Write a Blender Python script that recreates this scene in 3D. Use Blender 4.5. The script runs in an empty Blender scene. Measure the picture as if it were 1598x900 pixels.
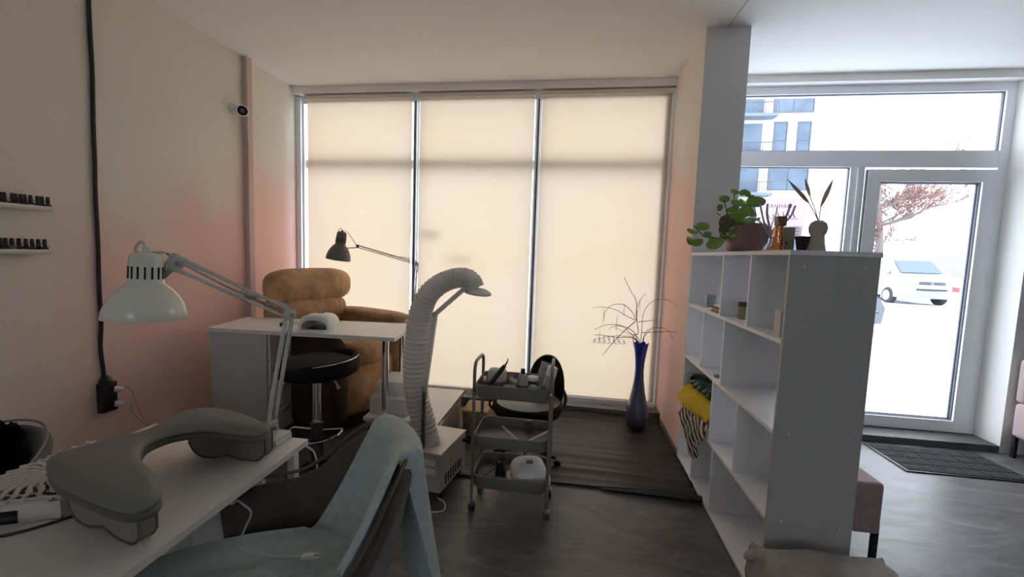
import bpy, bmesh, math, random
from mathutils import Vector, Matrix
random.seed(7)
PI = math.pi
# ---------------------------------------------------------------- camera
sc = bpy.context.scene
COL = sc.collection
F_PX, YAW, PITCH, ROLL, CAM_H = 645.0, -0.1405, -0.0830, 0.0343, 1.50
cy, sy = math.cos(YAW), math.sin(YAW); cp, sp = math.cos(PITCH), math.sin(PITCH); cr, sr = math.cos(ROLL), math.sin(ROLL)
fw = Vector((sy*cp, cy*cp, sp)); ri = Vector((cy, -sy, 0)); up = ri.cross(fw)
r2 = ri*cr + up*sr; u2 = up*cr - ri*sr
cam = bpy.data.cameras.new('camera'); camo = bpy.data.objects.new('camera', cam); COL.objects.link(camo)
cam.sensor_width = 36.0; cam.lens = F_PX/1598*36.0; cam.clip_start = 0.02; cam.clip_end = 500
mw = Matrix.Identity(4)
for i in range(3):
    mw[i][0] = r2[i]; mw[i][1] = u2[i]; mw[i][2] = -fw[i]
mw[2][3] = CAM_H
camo.matrix_world = mw
sc.camera = camo
# ---------------------------------------------------------------- sky, exposure
world = bpy.data.worlds.new('overcast_sky'); sc.world = world; world.use_nodes = True
bg = world.node_tree.nodes['Background']
bg.inputs[0].default_value = (0.90, 0.95, 1.0, 1); bg.inputs[1].default_value = 4.4
sc.view_settings.view_transform = 'Standard'; sc.view_settings.look = 'None'
sc.view_settings.gamma = 1.0; sc.view_settings.exposure = 0.50; sc.view_settings.use_curve_mapping = False
sc.cycles.max_bounces = 10; sc.cycles.diffuse_bounces = 6; sc.cycles.transparent_max_bounces = 12
sc.cycles.use_denoising = True

# ---------------------------------------------------------------- materials
def lin(c):
    return tuple(((v/255)/12.92 if v/255 <= .04045 else ((v/255+.055)/1.055)**2.4) for v in c)
MATS = {}
def mat(name, col, rough=.6, metal=0., noise=0., scale=8., bump=0., bscale=120., spec=.5, trans=0., coat=0., sheen=0., stretch=None):
    """col: linear rgb"""
    if name in MATS: return MATS[name]
    m = bpy.data.materials.new(name); m.use_nodes = True; nt = m.node_tree; b = nt.nodes['Principled BSDF']
    b.inputs['Roughness'].default_value = rough; b.inputs['Metallic'].default_value = metal
    b.inputs['Specular IOR Level'].default_value = spec
    if trans: b.inputs['Transmission Weight'].default_value = trans
    if coat: b.inputs['Coat Weight'].default_value = coat
    if sheen: b.inputs['Sheen Weight'].default_value = sheen
    b.inputs['Base Color'].default_value = (*col, 1)
    tc = nt.nodes.new('ShaderNodeTexCoord')
    src = tc.outputs['Object']
    if stretch:
        mp = nt.nodes.new('ShaderNodeMapping'); mp.inputs['Scale'].default_value = stretch
        nt.links.new(src, mp.inputs[0]); src = mp.outputs[0]
    if noise:
        n = nt.nodes.new('ShaderNodeTexNoise'); n.inputs['Scale'].default_value = scale; n.inputs['Detail'].default_value = 6
        nt.links.new(src, n.inputs['Vector'])
        r = nt.nodes.new('ShaderNodeValToRGB')
        r.color_ramp.elements[0].position = .3; r.color_ramp.elements[1].position = .7
        r.color_ramp.elements[0].color = (*[c*(1-noise) for c in col], 1)
        r.color_ramp.elements[1].color = (*[min(1, c*(1+noise)) for c in col], 1)
        nt.links.new(n.outputs['Fac'], r.inputs[0]); nt.links.new(r.outputs[0], b.inputs['Base Color'])
    if bump:
        n2 = nt.nodes.new('ShaderNodeTexNoise'); n2.inputs['Scale'].default_value = bscale; n2.inputs['Detail'].default_value = 4
        nt.links.new(src, n2.inputs['Vector'])
        bp = nt.nodes.new('ShaderNodeBump'); bp.inputs['Strength'].default_value = bump; bp.inputs['Distance'].default_value = .004
        nt.links.new(n2.outputs['Fac'], bp.inputs['Height']); nt.links.new(bp.outputs[0], b.inputs['Normal'])
    MATS[name] = m
    return m

def glass_mat(name, tint=(.96, .98, 1), refl=.06, rough=.0):
    m = bpy.data.materials.new(name); m.use_nodes = True; nt = m.node_tree; nt.nodes.clear()
    o = nt.nodes.new('ShaderNodeOutputMaterial'); t = nt.nodes.new('ShaderNodeBsdfTransparent'); g = nt.nodes.new('ShaderNodeBsdfGlossy')
    mx = nt.nodes.new('ShaderNodeMixShader'); t.inputs[0].default_value = (*tint, 1); g.inputs['Roughness'].default_value = rough
    mx.inputs[0].default_value = refl
    nt.links.new(t.outputs[0], mx.inputs[1]); nt.links.new(g.outputs[0], mx.inputs[2]); nt.links.new(mx.outputs[0], o.inputs[0])
    return m

def blind_mat():
    m = bpy.data.materials.new('roller_blind_cloth'); m.use_nodes = True; nt = m.node_tree; nt.nodes.clear()
    o = nt.nodes.new('ShaderNodeOutputMaterial'); d = nt.nodes.new('ShaderNodeBsdfDiffuse'); t = nt.nodes.new('ShaderNodeBsdfTranslucent')
    mx = nt.nodes.new('ShaderNodeMixShader'); mx.inputs[0].default_value = .5
    tc = nt.nodes.new('ShaderNodeTexCoord'); n = nt.nodes.new('ShaderNodeTexNoise'); n.inputs['Scale'].default_value = 1.1; n.inputs['Detail'].default_value = 1
    r = nt.nodes.new('ShaderNodeValToRGB')
    r.color_ramp.elements[0].color = (*BLIND_T0, 1); r.color_ramp.elements[1].color = (*BLIND_T1, 1)
    r.color_ramp.elements[0].position = .35; r.color_ramp.elements[1].position = .65
    nt.links.new(tc.outputs['Object'], n.inputs['Vector']); nt.links.new(n.outputs['Fac'], r.inputs[0]); nt.links.new(r.outputs[0], t.inputs[0])
    d.inputs[0].default_value = (.62, .52, .42, 1)
    nt.links.new(d.outputs[0], mx.inputs[1]); nt.links.new(t.outputs[0], mx.inputs[2]); nt.links.new(mx.outputs[0], o.inputs[0])
    return m
BLIND_T0 = (.485, .372, .255); BLIND_T1 = (.485, .382, .292)

def pink_wall_mat(name, base, axis_y0, slope, h0, fade):
    """sponge-painted plaster: pink lower part with an irregular upper border, off-white above"""
    m = bpy.data.materials.new(name); m.use_nodes = True; nt = m.node_tree; b = nt.nodes['Principled BSDF']
    b.inputs['Roughness'].default_value = .75; b.inputs['Specular IOR Level'].default_value = .25
    N = nt.nodes.new; L = nt.links.new
    geo = N('ShaderNodeNewGeometry'); sep = N('ShaderNodeSeparateXYZ'); L(geo.outputs['Position'], sep.inputs[0])
    def mth(op, a, b_=None):
        n = N('ShaderNodeMath'); n.operation = op
        for i, v in enumerate((a, b_)):
            if v is None: continue
            if isinstance(v, (int, float)): n.inputs[i].default_value = v
            else: L(v, n.inputs[i])
        return n.outputs[0]
    ns = N('ShaderNodeTexNoise'); ns.inputs['Scale'].default_value = 2.6; ns.inputs['Detail'].default_value = 5; L(geo.outputs['Position'], ns.inputs['Vector'])
    border = mth('ADD', mth('MULTIPLY', mth('SUBTRACT', sep.outputs[1], axis_y0), slope), h0)
    hgt = mth('SUBTRACT', border, sep.outputs[2])
    hgt = mth('ADD', hgt, mth('MULTIPLY', mth('SUBTRACT', ns.outputs['Fac'], .5), 1.3))
    mr = N('ShaderNodeMapRange'); mr.inputs['From Min'].default_value = -.32; mr.inputs['From Max'].default_value = .40; L(hgt, mr.inputs[0])
    fac = mr.outputs[0]
    if fade:
        mf = N('ShaderNodeMapRange'); mf.inputs['From Min'].default_value = fade[0]; mf.inputs['From Max'].default_value = fade[1]
        L(sep.outputs[1], mf.inputs[0]); fac = mth('MULTIPLY', fac, mf.outputs[0])
    mx = N('ShaderNodeMix'); mx.data_type = 'RGBA'; L(fac, mx.inputs[0])
    mx.inputs[6].default_value = (*base, 1); mx.inputs[7].default_value = (.88, .59, .54, 1)
    L(mx.outputs[2], b.inputs['Base Color'])
    n2 = N('ShaderNodeTexNoise'); n2.inputs['Scale'].default_value = 45; n2.inputs['Detail'].default_value = 5; L(geo.outputs['Position'], n2.inputs['Vector'])
    bp = N('ShaderNodeBump'); bp.inputs['Strength'].default_value = .35; bp.inputs['Distance'].default_value = .006
    L(n2.outputs['Fac'], bp.inputs['Height']); L(bp.outputs[0], b.inputs['Normal'])
    return m

def floor_mat():
    m = bpy.data.materials.new('dark_stone_look_floor'); m.use_nodes = True; nt = m.node_tree; b = nt.nodes['Principled BSDF']
    N = nt.nodes.new; L = nt.links.new
    geo = N('ShaderNodeNewGeometry'); mp = N('ShaderNodeMapping'); mp.inputs['Rotation'].default_value = (0, 0, -.45); mp.inputs['Scale'].default_value = (1.1, 3.6, 1)
    L(geo.outputs['Position'], mp.inputs[0])
    n = N('ShaderNodeTexNoise'); n.inputs['Scale'].default_value = 2.2; n.inputs['Detail'].default_value = 10; n.inputs['Roughness'].default_value = .68; n.inputs['Distortion'].default_value = 1.2
    L(mp.outputs[0], n.inputs['Vector'])
    r = N('ShaderNodeValToRGB'); e = r.color_ramp.elements
    e[0].position = .33; e[0].color = (.060, .058, .060, 1); e[1].position = .60; e[1].color = (.165, .16, .16, 1)
    k = e.new(.72); k.color = (.25, .25, .25, 1)
    L(n.outputs['Fac'], r.inputs[0]); L(r.outputs[0], b.inputs['Base Color'])
    r2_ = N('ShaderNodeMapRange'); r2_.inputs['From Min'].default_value = .3; r2_.inputs['From Max'].default_value = .7; r2_.inputs['To Min'].default_value = .28; r2_.inputs['To Max'].default_value = .46
    L(n.outputs['Fac'], r2_.inputs[0]); L(r2_.outputs[0], b.inputs['Roughness'])
    bp = N('ShaderNodeBump'); bp.inputs['Strength'].default_value = .35; bp.inputs['Distance'].default_value = .006
    L(n.outputs['Fac'], bp.inputs['Height']); L(bp.outputs[0], b.inputs['Normal'])
    return m

def stripe_mat(name, c1, c2, scale=60, rough=.8, rot=(0, 0, .6), dist=2.0):
    m = bpy.data.materials.new(name); m.use_nodes = True; nt = m.node_tree; b = nt.nodes['Principled BSDF']
    b.inputs['Roughness'].default_value = rough
    N = nt.nodes.new; L = nt.links.new
    tc = N('ShaderNodeTexCoord'); mp = N('ShaderNodeMapping'); mp.inputs['Rotation'].default_value = rot; L(tc.outputs['Object'], mp.inputs[0])
    w = N('ShaderNodeTexWave'); w.inputs['Scale'].default_value = scale; w.inputs['Distortion'].default_value = dist; L(mp.outputs[0], w.inputs['Vector'])
    r = N('ShaderNodeValToRGB'); r.color_ramp.interpolation = 'CONSTANT'
    r.color_ramp.elements[0].color = (*c1, 1); r.color_ramp.elements[1].position = .5; r.color_ramp.elements[1].color = (*c2, 1)
    L(w.outputs['Fac'], r.inputs[0]); L(r.outputs[0], b.inputs['Base Color'])
    return m

WHITE_PAINT = (.80, .77, .71)
M_ceil = mat('ceiling_paint', (.88, .865, .84), .8, bump=.1, bscale=60, spec=.2)
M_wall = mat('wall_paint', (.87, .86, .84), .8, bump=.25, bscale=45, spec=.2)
M_pier_near = mat('pier_near_paint', (.74, .72, .72), .8, bump=.2, bscale=45, spec=.2)  # white paint, slightly darker on the pier's near face than on the walls
M_wleft = pink_wall_mat('sponged_pink_plaster', (.80, .76, .68), 2.1, .42, 1.55, (1.5, 2.4))
M_wpier = pink_wall_mat('sponged_pink_pier', (.82, .76, .68), 3.2, .2, 2.1, None)
M_pvc = mat('white_plastic_frame', (.88, .90, .93), .35, spec=.5)
M_gasket = mat('dark_gasket', (.12, .13, .16), .5)
M_sill = mat('dark_grey_sill', (.10, .095, .095), .55, noise=.25, scale=14, bump=.2)
M_floor = floor_mat()
M_white = mat('white_melamine', (.78, .77, .75), .45)
M_bcw = mat('bookcase_melamine', (.80, .80, .83), .45); M_bce_shaded = mat('bookcase_end_shaded', (.42, .42, .42), .5)  # near end panel: shade put into a darker copy of the white melamine
M_desk = mat('cream_desk_top', (.74, .71, .66), .4)
M_whitep = mat('white_plastic', (.80, .80, .78), .3)
M_wmetal = mat('white_lamp_enamel', (.74, .73, .62), .25, coat=.3)
M_greymetal = mat('grey_lamp_arm', (.58, .58, .55), .35)
M_chrome = mat('chrome', (.75, .75, .77), .12, metal=1)
M_steel = mat('brushed_steel', (.5, .49, .46), .35, metal=.9)
M_black = mat('black_plastic', (.012, .012, .013), .4)
M_blackleather = mat('black_leatherette', (.007, .006, .007), .75, bump=.15, bscale=200, spec=.2)
M_brown = mat('tan_brown_suede', (.46, .285, .16), .85, noise=.3, scale=7, bump=.35, bscale=30, spec=.2, sheen=.2)
M_darkbrown = mat('recliner_dark_brown', (.07, .038, .024), .6, noise=.25, scale=5, spec=.3)
M_hose = mat('white_ribbed_hose_plastic', (.76, .71, .67), .5)
M_trolley = mat('grey_green_enamel', (.20, .19, .165), .45)
M_pad = mat('grey_leatherette', (.17, .165, .145), .5, bump=.12, bscale=250)
M_padrim = mat('dark_grey_trim', (.10, .095, .085), .5)
M_padfoot = mat('taupe_leatherette', (.24, .21, .18), .55)
M_towel = mat('teal_towelling', (.44, .51, .50), .95, noise=.10, scale=40, bump=.9, bscale=90, spec=.05, sheen=.3)
M_velvet = mat('grey_brown_velvet', (.075, .06, .053), .85, noise=.2, scale=12, bump=.2, bscale=80, sheen=.25, spec=.15)
M_dark = mat('near_black_plastic', (.02, .02, .02), .7)  # one even near-black for sockets, nozzle filter, holder and desk panel
M_slot = mat('slot_black', (.008, .008, .008), .9)
M_film = mat('black_film_sheet', (.022, .017, .016), .5, noise=.2, scale=4, stretch=(.6, 8, 1), bump=.3, bscale=14)
M_cord = mat('white_cord', (.55, .53, .5), .5)
M_blackcord = mat('black_cord', (.015, .012, .012), .5)
M_gl = glass_mat('window_glass')
M_clear = glass_mat('clear_plastic', (.88, .90, .90), .12, .1)
M_snow = mat('snow', (.82, .84, .88), .9, noise=.05, scale=.3, bump=.4, bscale=2)

# ---------------------------------------------------------------- geometry helpers
ROOT = {}
class G:
    def __init__(s): s.bm = bmesh.new()
    def box(s, x0, x1, y0, y1, z0, z1, bev=0., seg=2, rz=0., c=None):
        r = bmesh.ops.create_cube(s.bm, size=1.0); vs = r['verts']
        for v in vs: v.co = Vector((v.co.x*(x1-x0), v.co.y*(y1-y0), v.co.z*(z1-z0)))
        if bev:
            es = list({e for v in vs for e in v.link_edges})
            q = bmesh.ops.bevel(s.bm, geom=es, offset=bev, segments=seg, affect='EDGES', profile=.6)
            vs = list({v for f in q['faces'] for v in f.verts} | {v for v in vs if v.is_valid})
        m = Matrix.Translation(((x0+x1)/2, (y0+y1)/2, (z0+z1)/2)) @ Matrix.Rotation(rz, 4, 'Z')
        for v in vs: v.co = m @ v.co
        return vs
    def obox(s, center, axes, size, bev=0.):
        """oriented box: axes = 3 vectors"""
        r = bmesh.ops.create_cube(s.bm, size=1.0); vs = r['verts']
        for v in vs: v.co = Vector((v.co.x*size[0], v.co.y*size[1], v.co.z*size[2]))
        if bev:
            es = list({e for v in vs for e in v.link_edges})
            q = bmesh.ops.bevel(s.bm, geom=es, offset=bev, segments=2, affect='EDGES')
            vs = list({v for f in q['faces'] for v in f.verts} | {v for v in vs if v.is_valid})
        a = [Vector(x).normalized() for x in axes]; c = Vector(center)
        for v in vs: v.co = c + a[0]*v.co.x + a[1]*v.co.y + a[2]*v.co.z
        return vs
    def ring(s, pts): return [s.bm.verts.new(p) for p in pts]
    def loft(s, rings, closed=True, cap0=True, cap1=True):
        R = [s.ring(r) for r in rings]; n = len(R[0])
        for a, b in zip(R, R[1:]):
            for i in range(n if closed else n-1):
                j = (i+1) % n
                try: s.bm.faces.new((a[i], a[j], b[j], b[i]))
                except ValueError: pass
        if closed and cap0: s.bm.faces.new(list(reversed(R[0])))
        if closed and cap1: s.bm.faces.new(R[-1])
        return R
    def tube(s, pts, r, seg=8, caps=True):
        pts = [Vector(p) for p in pts]; n = len(pts)
        rs = r if isinstance(r, (list, tuple)) else [r]*n
        t = (pts[1]-pts[0]).normalized(); ref = Vector((0, 0, 1)) if abs(t.z) < .9 else Vector((1, 0, 0))
        nn = t.cross(ref).normalized(); rings = []
        for i in range(n):
            t = (pts[min(i+1, n-1)]-pts[max(i-1, 0)]).normalized()
            nn = (nn - t*nn.dot(t)).normalized(); b = t.cross(nn)
            rings.append([pts[i]+(nn*math.cos(2*PI*k/seg)+b*math.sin(2*PI*k/seg))*rs[i] for k in range(seg)])
        s.loft(rings, True, caps, caps); return s
    def bar(s, p0, p1, w, h, side=(0, 0, 1)):
        p0 = Vector(p0); p1 = Vector(p1); t = p1-p0; sd = Vector(side); a = t.cross(sd).normalized(); b = a.cross(t).normalized()
        s.obox((p0+p1)/2, (t, a, b), (t.length, w, h)); return s
    def lathe(s, prof, c=(0, 0, 0), seg=24, axis=None, cap=True):
        """prof: list of (radius, height)"""
        rings = []
        ax = Vector(axis).normalized() if axis else Vector((0, 0, 1))
        ref = Vector((1, 0, 0)) if abs(ax.x) < .9 else Vector((0, 1, 0))
        u = ax.cross(ref).normalized(); v = ax.cross(u); c = Vector(c)
        if not axis: u = Vector((1, 0, 0)); v = Vector((0, 1, 0))
        for r, h in prof:
            rings.append([c+ax*h+(u*math.cos(2*PI*k/seg)+v*math.sin(2*PI*k/seg))*max(r, .0003) for k in range(seg)])
        s.loft(rings, True, cap, cap); return s
    def prism(s, poly, z0, z1):
        s.loft([[(x, y, z0) for x, y in poly], [(x, y, z1) for x, y in poly]]); return s
    def prism_ax(s, poly, o, u, v, w, d):
        """poly in (u,v) plane at o, extruded along w by d"""
        o, u, v, w = map(Vector, (o, u, v, w))
        s.loft([[o+u*a+v*b for a, b in poly], [o+u*a+v*b+w*d for a, b in poly]]); return s
    def sph(s, c, r, su=16, sv=10, e=1.0, rot=None):
        """superellipsoid, e<1 boxier"""
        f = lambda x: math.copysign(abs(x)**e, x)
        rings = []
        for i in range(1, sv):
            a = -PI/2+PI*i/sv
            rings.append([Vector((r[0]*f(math.cos(a))*f(math.cos(2*PI*k/su)), r[1]*f(math.cos(a))*f(math.sin(2*PI*k/su)), r[2]*f(math.sin(a)))) for k in range(su)])
        M_ = Matrix.Translation(c) @ (rot.to_4x4() if rot else Matrix.Identity(4))
        rings = [[M_ @ p for p in rg] for rg in rings]
        R = s.loft(rings, True, False, False)
        b = s.bm.verts.new(M_ @ Vector((0, 0, -r[2]))); t = s.bm.verts.new(M_ @ Vector((0, 0, r[2])))
        for k in range(su):
            s.bm.faces.new((b, R[0][(k+1) % su], R[0][k])); s.bm.faces.new((t, R[-1][k], R[-1][(k+1) % su]))
        return s
    def grid(s, fn, nu, nv, closed_u=False):
        V = [[s.bm.verts.new(fn(i/nu, j/nv)) for j in range(nv+1)] for i in range(nu+(0 if closed_u else 1))]
        for i in range(nu):
            i2 = (i+1) % len(V)
            for j in range(nv): s.bm.faces.new((V[i][j], V[i2][j], V[i2][j+1], V[i][j+1]))
        return s
    def build(s, name, m, parent=None, smooth=30, mods=None, origin=None):
        bm = s.bm
        bmesh.ops.recalc_face_normals(bm, faces=bm.faces[:])
        if parent is not None:
            L0 = ROOT[parent.name]
            if L0 is not None: off = L0
            else: off = Vector((0, 0, 0))
        else:
            if origin is None:
                xs = [v.co.x for v in bm.verts]; ys = [v.co.y for v in bm.verts]; zs = [v.co.z for v in bm.verts]
                off = Vector(((min(xs)+max(xs))/2, (min(ys)+max(ys))/2, min(zs)))
            else: off = Vector(origin)
        if off.length: bmesh.ops.translate(bm, verts=bm.verts[:], vec=-off)
        me = bpy.data.meshes.new(name); bm.to_mesh(me); bm.free()
        me.materials.append(m)
        if smooth:
            for p in me.polygons: p.use_smooth = True
            try: me.set_sharp_from_angle(angle=math.radians(smooth))
            except Exception: pass
        o = bpy.data.objects.new(name, me); COL.objects.link(o)
        if parent is not None: o.parent = parent; ROOT[o.name] = ROOT[parent.name]
        else: o.location = off; ROOT[o.name] = off.copy()
        for md in (mods or []):
            kw = dict(md[1]); x = o.modifiers.new(md[0].lower(), md[0])
            for k, v in kw.items(): setattr(x, k, v)
        return o
def SUB(n=1): return ('SUBSURF', dict(levels=n, render_levels=n))
def SOL(t, off=0): return ('SOLIDIFY', dict(thickness=t, offset=off))
def tag(o, label, cat, group=None, kind=None):
    if label: o['label'] = label
    if cat: o['category'] = cat
    if group: o['group'] = group
    if kind: o['kind'] = kind
    return o
def thing(name, label, cat, loc, rz=0., group=None, local=False):
    o = bpy.data.objects.new(name, None); COL.objects.link(o); o.empty_display_size = .1
    o.location = loc; o.rotation_euler = (0, 0, rz)
    ROOT[o.name] = None if local else Vector(loc)
    return tag(o, label, cat, group)
def struct(name, g, m, parent=None, label=None, smooth=0):
    o = g.build(name, m, parent, smooth=smooth)
    if parent is None: o['kind'] = 'structure'
    if label: o['label'] = label
    return o
def sroot(name, loc):
    o = bpy.data.objects.new(name, None); COL.objects.link(o); o.location = loc; o['kind'] = 'structure'; ROOT[o.name] = Vector(loc); return o
def dup(root, loc, rz=None, label=None, group=None):
    r = root.copy(); COL.objects.link(r); r.location = loc
    if rz is not None: r.rotation_euler = (0, 0, rz)
    if label: r['label'] = label
    if group: r['group'] = group
    for ch in list(root.children):
        c = ch.copy(); COL.objects.link(c); c.parent = r
        for g in ch.children:
            d = g.copy(); COL.objects.link(d); d.parent = c
    return r
def B(*a, **k): g = G(); g.box(*a, **k); return g
def spline(pts, n=8):
    P = [Vector(p) for p in pts]; P = [P[0]*2-P[1]]+P+[P[-1]*2-P[-2]]; out = []
    for i in range(1, len(P)-2):
        for k in range(n):
            t = k/n; a, b, c, d = P[i-1:i+3]
            out.append(.5*((2*b)+(c-a)*t+(2*a-5*b+4*c-d)*t*t+(3*b-a-3*c+d)*t**3))
    out.append(P[-2]); return out
def closed_spline(pts, n=5):
    P = [Vector((*p, 0)) for p in pts]; m = len(P); out = []
    for i in range(m):
        a, b, c, d = P[i-1], P[i], P[(i+1) % m], P[(i+2) % m]
        for k in range(n):
            t = k/n; q = .5*((2*b)+(c-a)*t+(2*a-5*b+4*c-d)*t*t+(3*b-a-3*c+d)*t**3); out.append((q.x, q.y))
    return out
def arc(c, r, a0, a1, n): return [(c[0]+r*math.cos(a0+(a1-a0)*i/n), c[1]+r*math.sin(a0+(a1-a0)*i/n)) for i in range(n+1)]

# ================================================================ ROOM SHELL
XL, YW, ZC, YS = -2.90, 4.12, 3.12, 3.845
M_backw = mat('back_wall_paint', (.70, .64, .57), .85)
struct('floor', B(XL-.15, 7.2, -5.15, YW+.1, -.12, 0), M_floor)
struct('ceiling', B(XL-.15, 7.2, -5.15, YW+.25, ZC, ZC+.15), M_ceil)
struct('wall_left', B(XL-.15, XL, -5.15, YW+.25, 0, ZC), M_wleft)
g = G(); BWX0, BWX1, BWZ0, BWZ1, BY_ = -.6, 1.2, 1.0, 2.35, -5.0
for a in ((XL, BWX0, 0, ZC), (BWX1, 7.05, 0, ZC), (BWX0, BWX1, 0, BWZ0), (BWX0, BWX1, BWZ1, ZC)): g.box(a[0], a[1], BY_-.15, BY_, a[2], a[3])
struct('wall_back', g, M_backw)
w3 = sroot('added_fill_window', (.3, BY_, BWZ0))  # added unseen window, brings fill light to the near objects
def frame_rect(g, x0, x1, z0, z1, w, y0, y1):
    g.box(x0, x0+w, y0, y1, z0, z1); g.box(x1-w, x1, y0, y1, z0, z1)
    g.box(x0+w, x1-w, y0, y1, z0, z0+w); g.box(x0+w, x1-w, y0, y1, z1-w, z1)
g = G(); frame_rect(g, BWX0, BWX1, BWZ0, BWZ1, .06, BY_-.12, BY_-.06); g.box(.27, .33, BY_-.12, BY_-.06, BWZ0+.06, BWZ1-.06); g.build('window_frame', M_pvc, w3, smooth=0)
g = G(); g.box(BWX0+.06, BWX1-.06, BY_-.10, BY_-.095, BWZ0+.06, BWZ1-.06); g.build('pane', M_gl, w3, smooth=0)
struct('wall_right', B(7.05, 7.2, -5.0, YW+.25, 0, ZC), M_backw)
# pier between the blinds and the door
struct('wall_pier', B(.865, 1.15, 3.2, YW+.2, 0, ZC), M_wpier)
struct('trim_1', B(.863, 1.152, 3.19, 3.2, 0, ZC), M_pier_near, label='white painted near face of the pier')
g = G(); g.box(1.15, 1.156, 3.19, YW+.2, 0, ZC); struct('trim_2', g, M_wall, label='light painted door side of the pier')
# wall beside the door
struct('wall_door_side', B(3.57, 7.05, YS, YW+.25, 0, ZC), M_wall)
# heads over both openings
struct('trim_3', B(XL, .865, 3.99, YW+.25, 3.055, ZC), M_ceil, label='lowered ceiling strip over the three blinds')
struct('trim_4', B(1.156, 3.57, 3.99, YW+.25, 3.055, ZC), M_ceil, label='lowered ceiling strip over the glazed door')
# sills
struct('trim_5', B(XL, .865, YS, YW+.2, 0, .05), M_sill, label='low dark ledge under the blinds')
g = G(); g.box(XL, .865, YS-.004, YS+.09, .05, .092); struct('trim_6', g, M_sill, label='raised front lip of the dark ledge')
struct('trim_7', B(1.156, 3.57, YS-.0, YW+.2, 0, .058, bev=.006), M_sill, label='dark grey step below the glazed door')
# seam line on the ceiling
g = G(); g.tube([(1.0, 3.19, ZC-.001), (1.05, 1.4, ZC-.001)], .003, 4); struct('trim_8', g, mat('seam', (.55, .53, .52), .8), label='fine joint in the ceiling')
# baseboard on pink pier
struct('baseboard_pier', B(.853, .865, 3.2, YS, 0, .055), mat('taupe_skirting', (.16, .13, .12), .6))
# boxed pipe on left wall
g = G(); g.box(XL, XL+.05, 3.34, 3.40, 0, ZC, bev=.004); struct('trim_9', g, mat('pipe_paint', (.58, .44, .41), .5), label='painted vertical cable duct on the left wall')

# ---- left window: frame, three bays
def frame_rect(g, x0, x1, z0, z1, w, y0, y1):
    g.box(x0, x0+w, y0, y1, z0, z1); g.box(x1-w, x1, y0, y1, z0, z1)
    g.box(x0+w, x1-w, y0, y1, z0, z0+w); g.box(x0+w, x1-w, y0, y1, z1-w, z1)
YF0, YF1 = 4.078, 4.15
w1 = sroot('window_1', (-1.0, YF0, .05))
g = G(); frame_rect(g, XL, .865, .05, 3.055, .075, YF0, YF1); g.build('window_frame', M_pvc, w1, smooth=0)
for x in (-1.60, -.375):
    g = G(); g.box(x-.030, x+.030, YF0+.002, YF1, .125, 2.98); g.box(x-.017, x+.017, YF0-.035, YF0+.002, .125, 2.98, bev=.004); mm = g.build('mullion', M_pvc, w1, smooth=0)
    g = G(); g.box(x-.003, x+.009, YF0-.038, YF0-.03, .13, 2.975); g.build('groove', M_gasket, mm, smooth=0)
for a, b in ((XL+.075, -1.630), (-1.570, -.405), (-.345, .79)):
    g = G(); g.box(a, b, YF0+.035, YF1+.02, 2.33, 2.42); g.build('transom', M_pvc, w1, smooth=0)
    for z0, z1 in ((.125, 2.33), (2.42, 2.98)):
        g = G(); g.box(a, b, YF0+.045, YF0+.051, z0, z1); g.build('pane', M_gl, w1, smooth=0)
g = G(); g.box(XL+.0, XL+.055, YF0-.03, YF0, .125, 3.04, bev=.004); g.build('side_frame', M_pvc, w1, smooth=0)
g = G(); g.box(.848, .8649, YF0-.05, YF0, .1, 3.04); g.build('side_frame', M_pvc, w1, smooth=0)
g = G(); g.box(XL, .86, YF0-.045, YF0, .05, .118, bev=.006); g.build('bottom_rail', M_pvc, w1, smooth=0)
# decals on the glass behind the blinds
def strokes(name, lab, pts_list, y, r, m):
    g = G()
    for pts in pts_list: g.tube([(a, y, b) for a, b in pts], r, 5)
    return tag(g.build(name, m, smooth=0), lab, 'lettering')
M_ink = mat('grey_lettering', (.10, .09, .10), .6)
def script(x0, x1, z, h, n, seed):
    rnd = random.Random(seed); out = []; cur = []
    for i in range(n*10+1):
        t = i/(n*10); a = 2*PI*n*t
        hh = h*(.45+.55*(math.sin(3.1*a/ n*2+seed) > .2))
        cur.append((x0+(x1-x0)*t+.35*(x1-x0)/n*math.sin(a+.6), z+hh*.5*(1-math.cos(a))))
    out.append(cur); return out
stk = script(.235, .56, .665, .07, 7, 1.0)
for xx, z0, z1 in ((.33, .86, 1.00), (.455, .80, .93), (.52, .96, 1.06), (.66, .98, 1.13), (.72, .68, .78), (.30, .70, .80)):
    stk.append([(xx, z0), (xx+.004, z1)])
strokes('window_lettering', 'faint reversed handwriting showing through the right blind beside the branches', stk, 4.0665, .0022, M_ink)['kind'] = 'stuff'
for (cx, cz, w, h, lab) in ((-1.44, 1.67, .17, .05, 'blurred sticker showing faintly through the middle blind near its left edge'), (-1.13, 1.43, .24, .03, 'blurred sticker showing through the middle blind just above the ribbed hose')):
    g = G(); g.prism_ax([(cx-w/2, cz-h/2), (cx+w/2, cz-h/2), (cx+w/2, cz+h/2), (cx-w/2, cz+h/2)], (0, YF0+.040, 0), (1, 0, 0), (0, 0, 1), (0, 1, 0), .002)
    tag(g.build('window_sticker', mat('faded_sticker', (.55, .45, .42), .8), smooth=0), lab, 'sticker')
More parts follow.
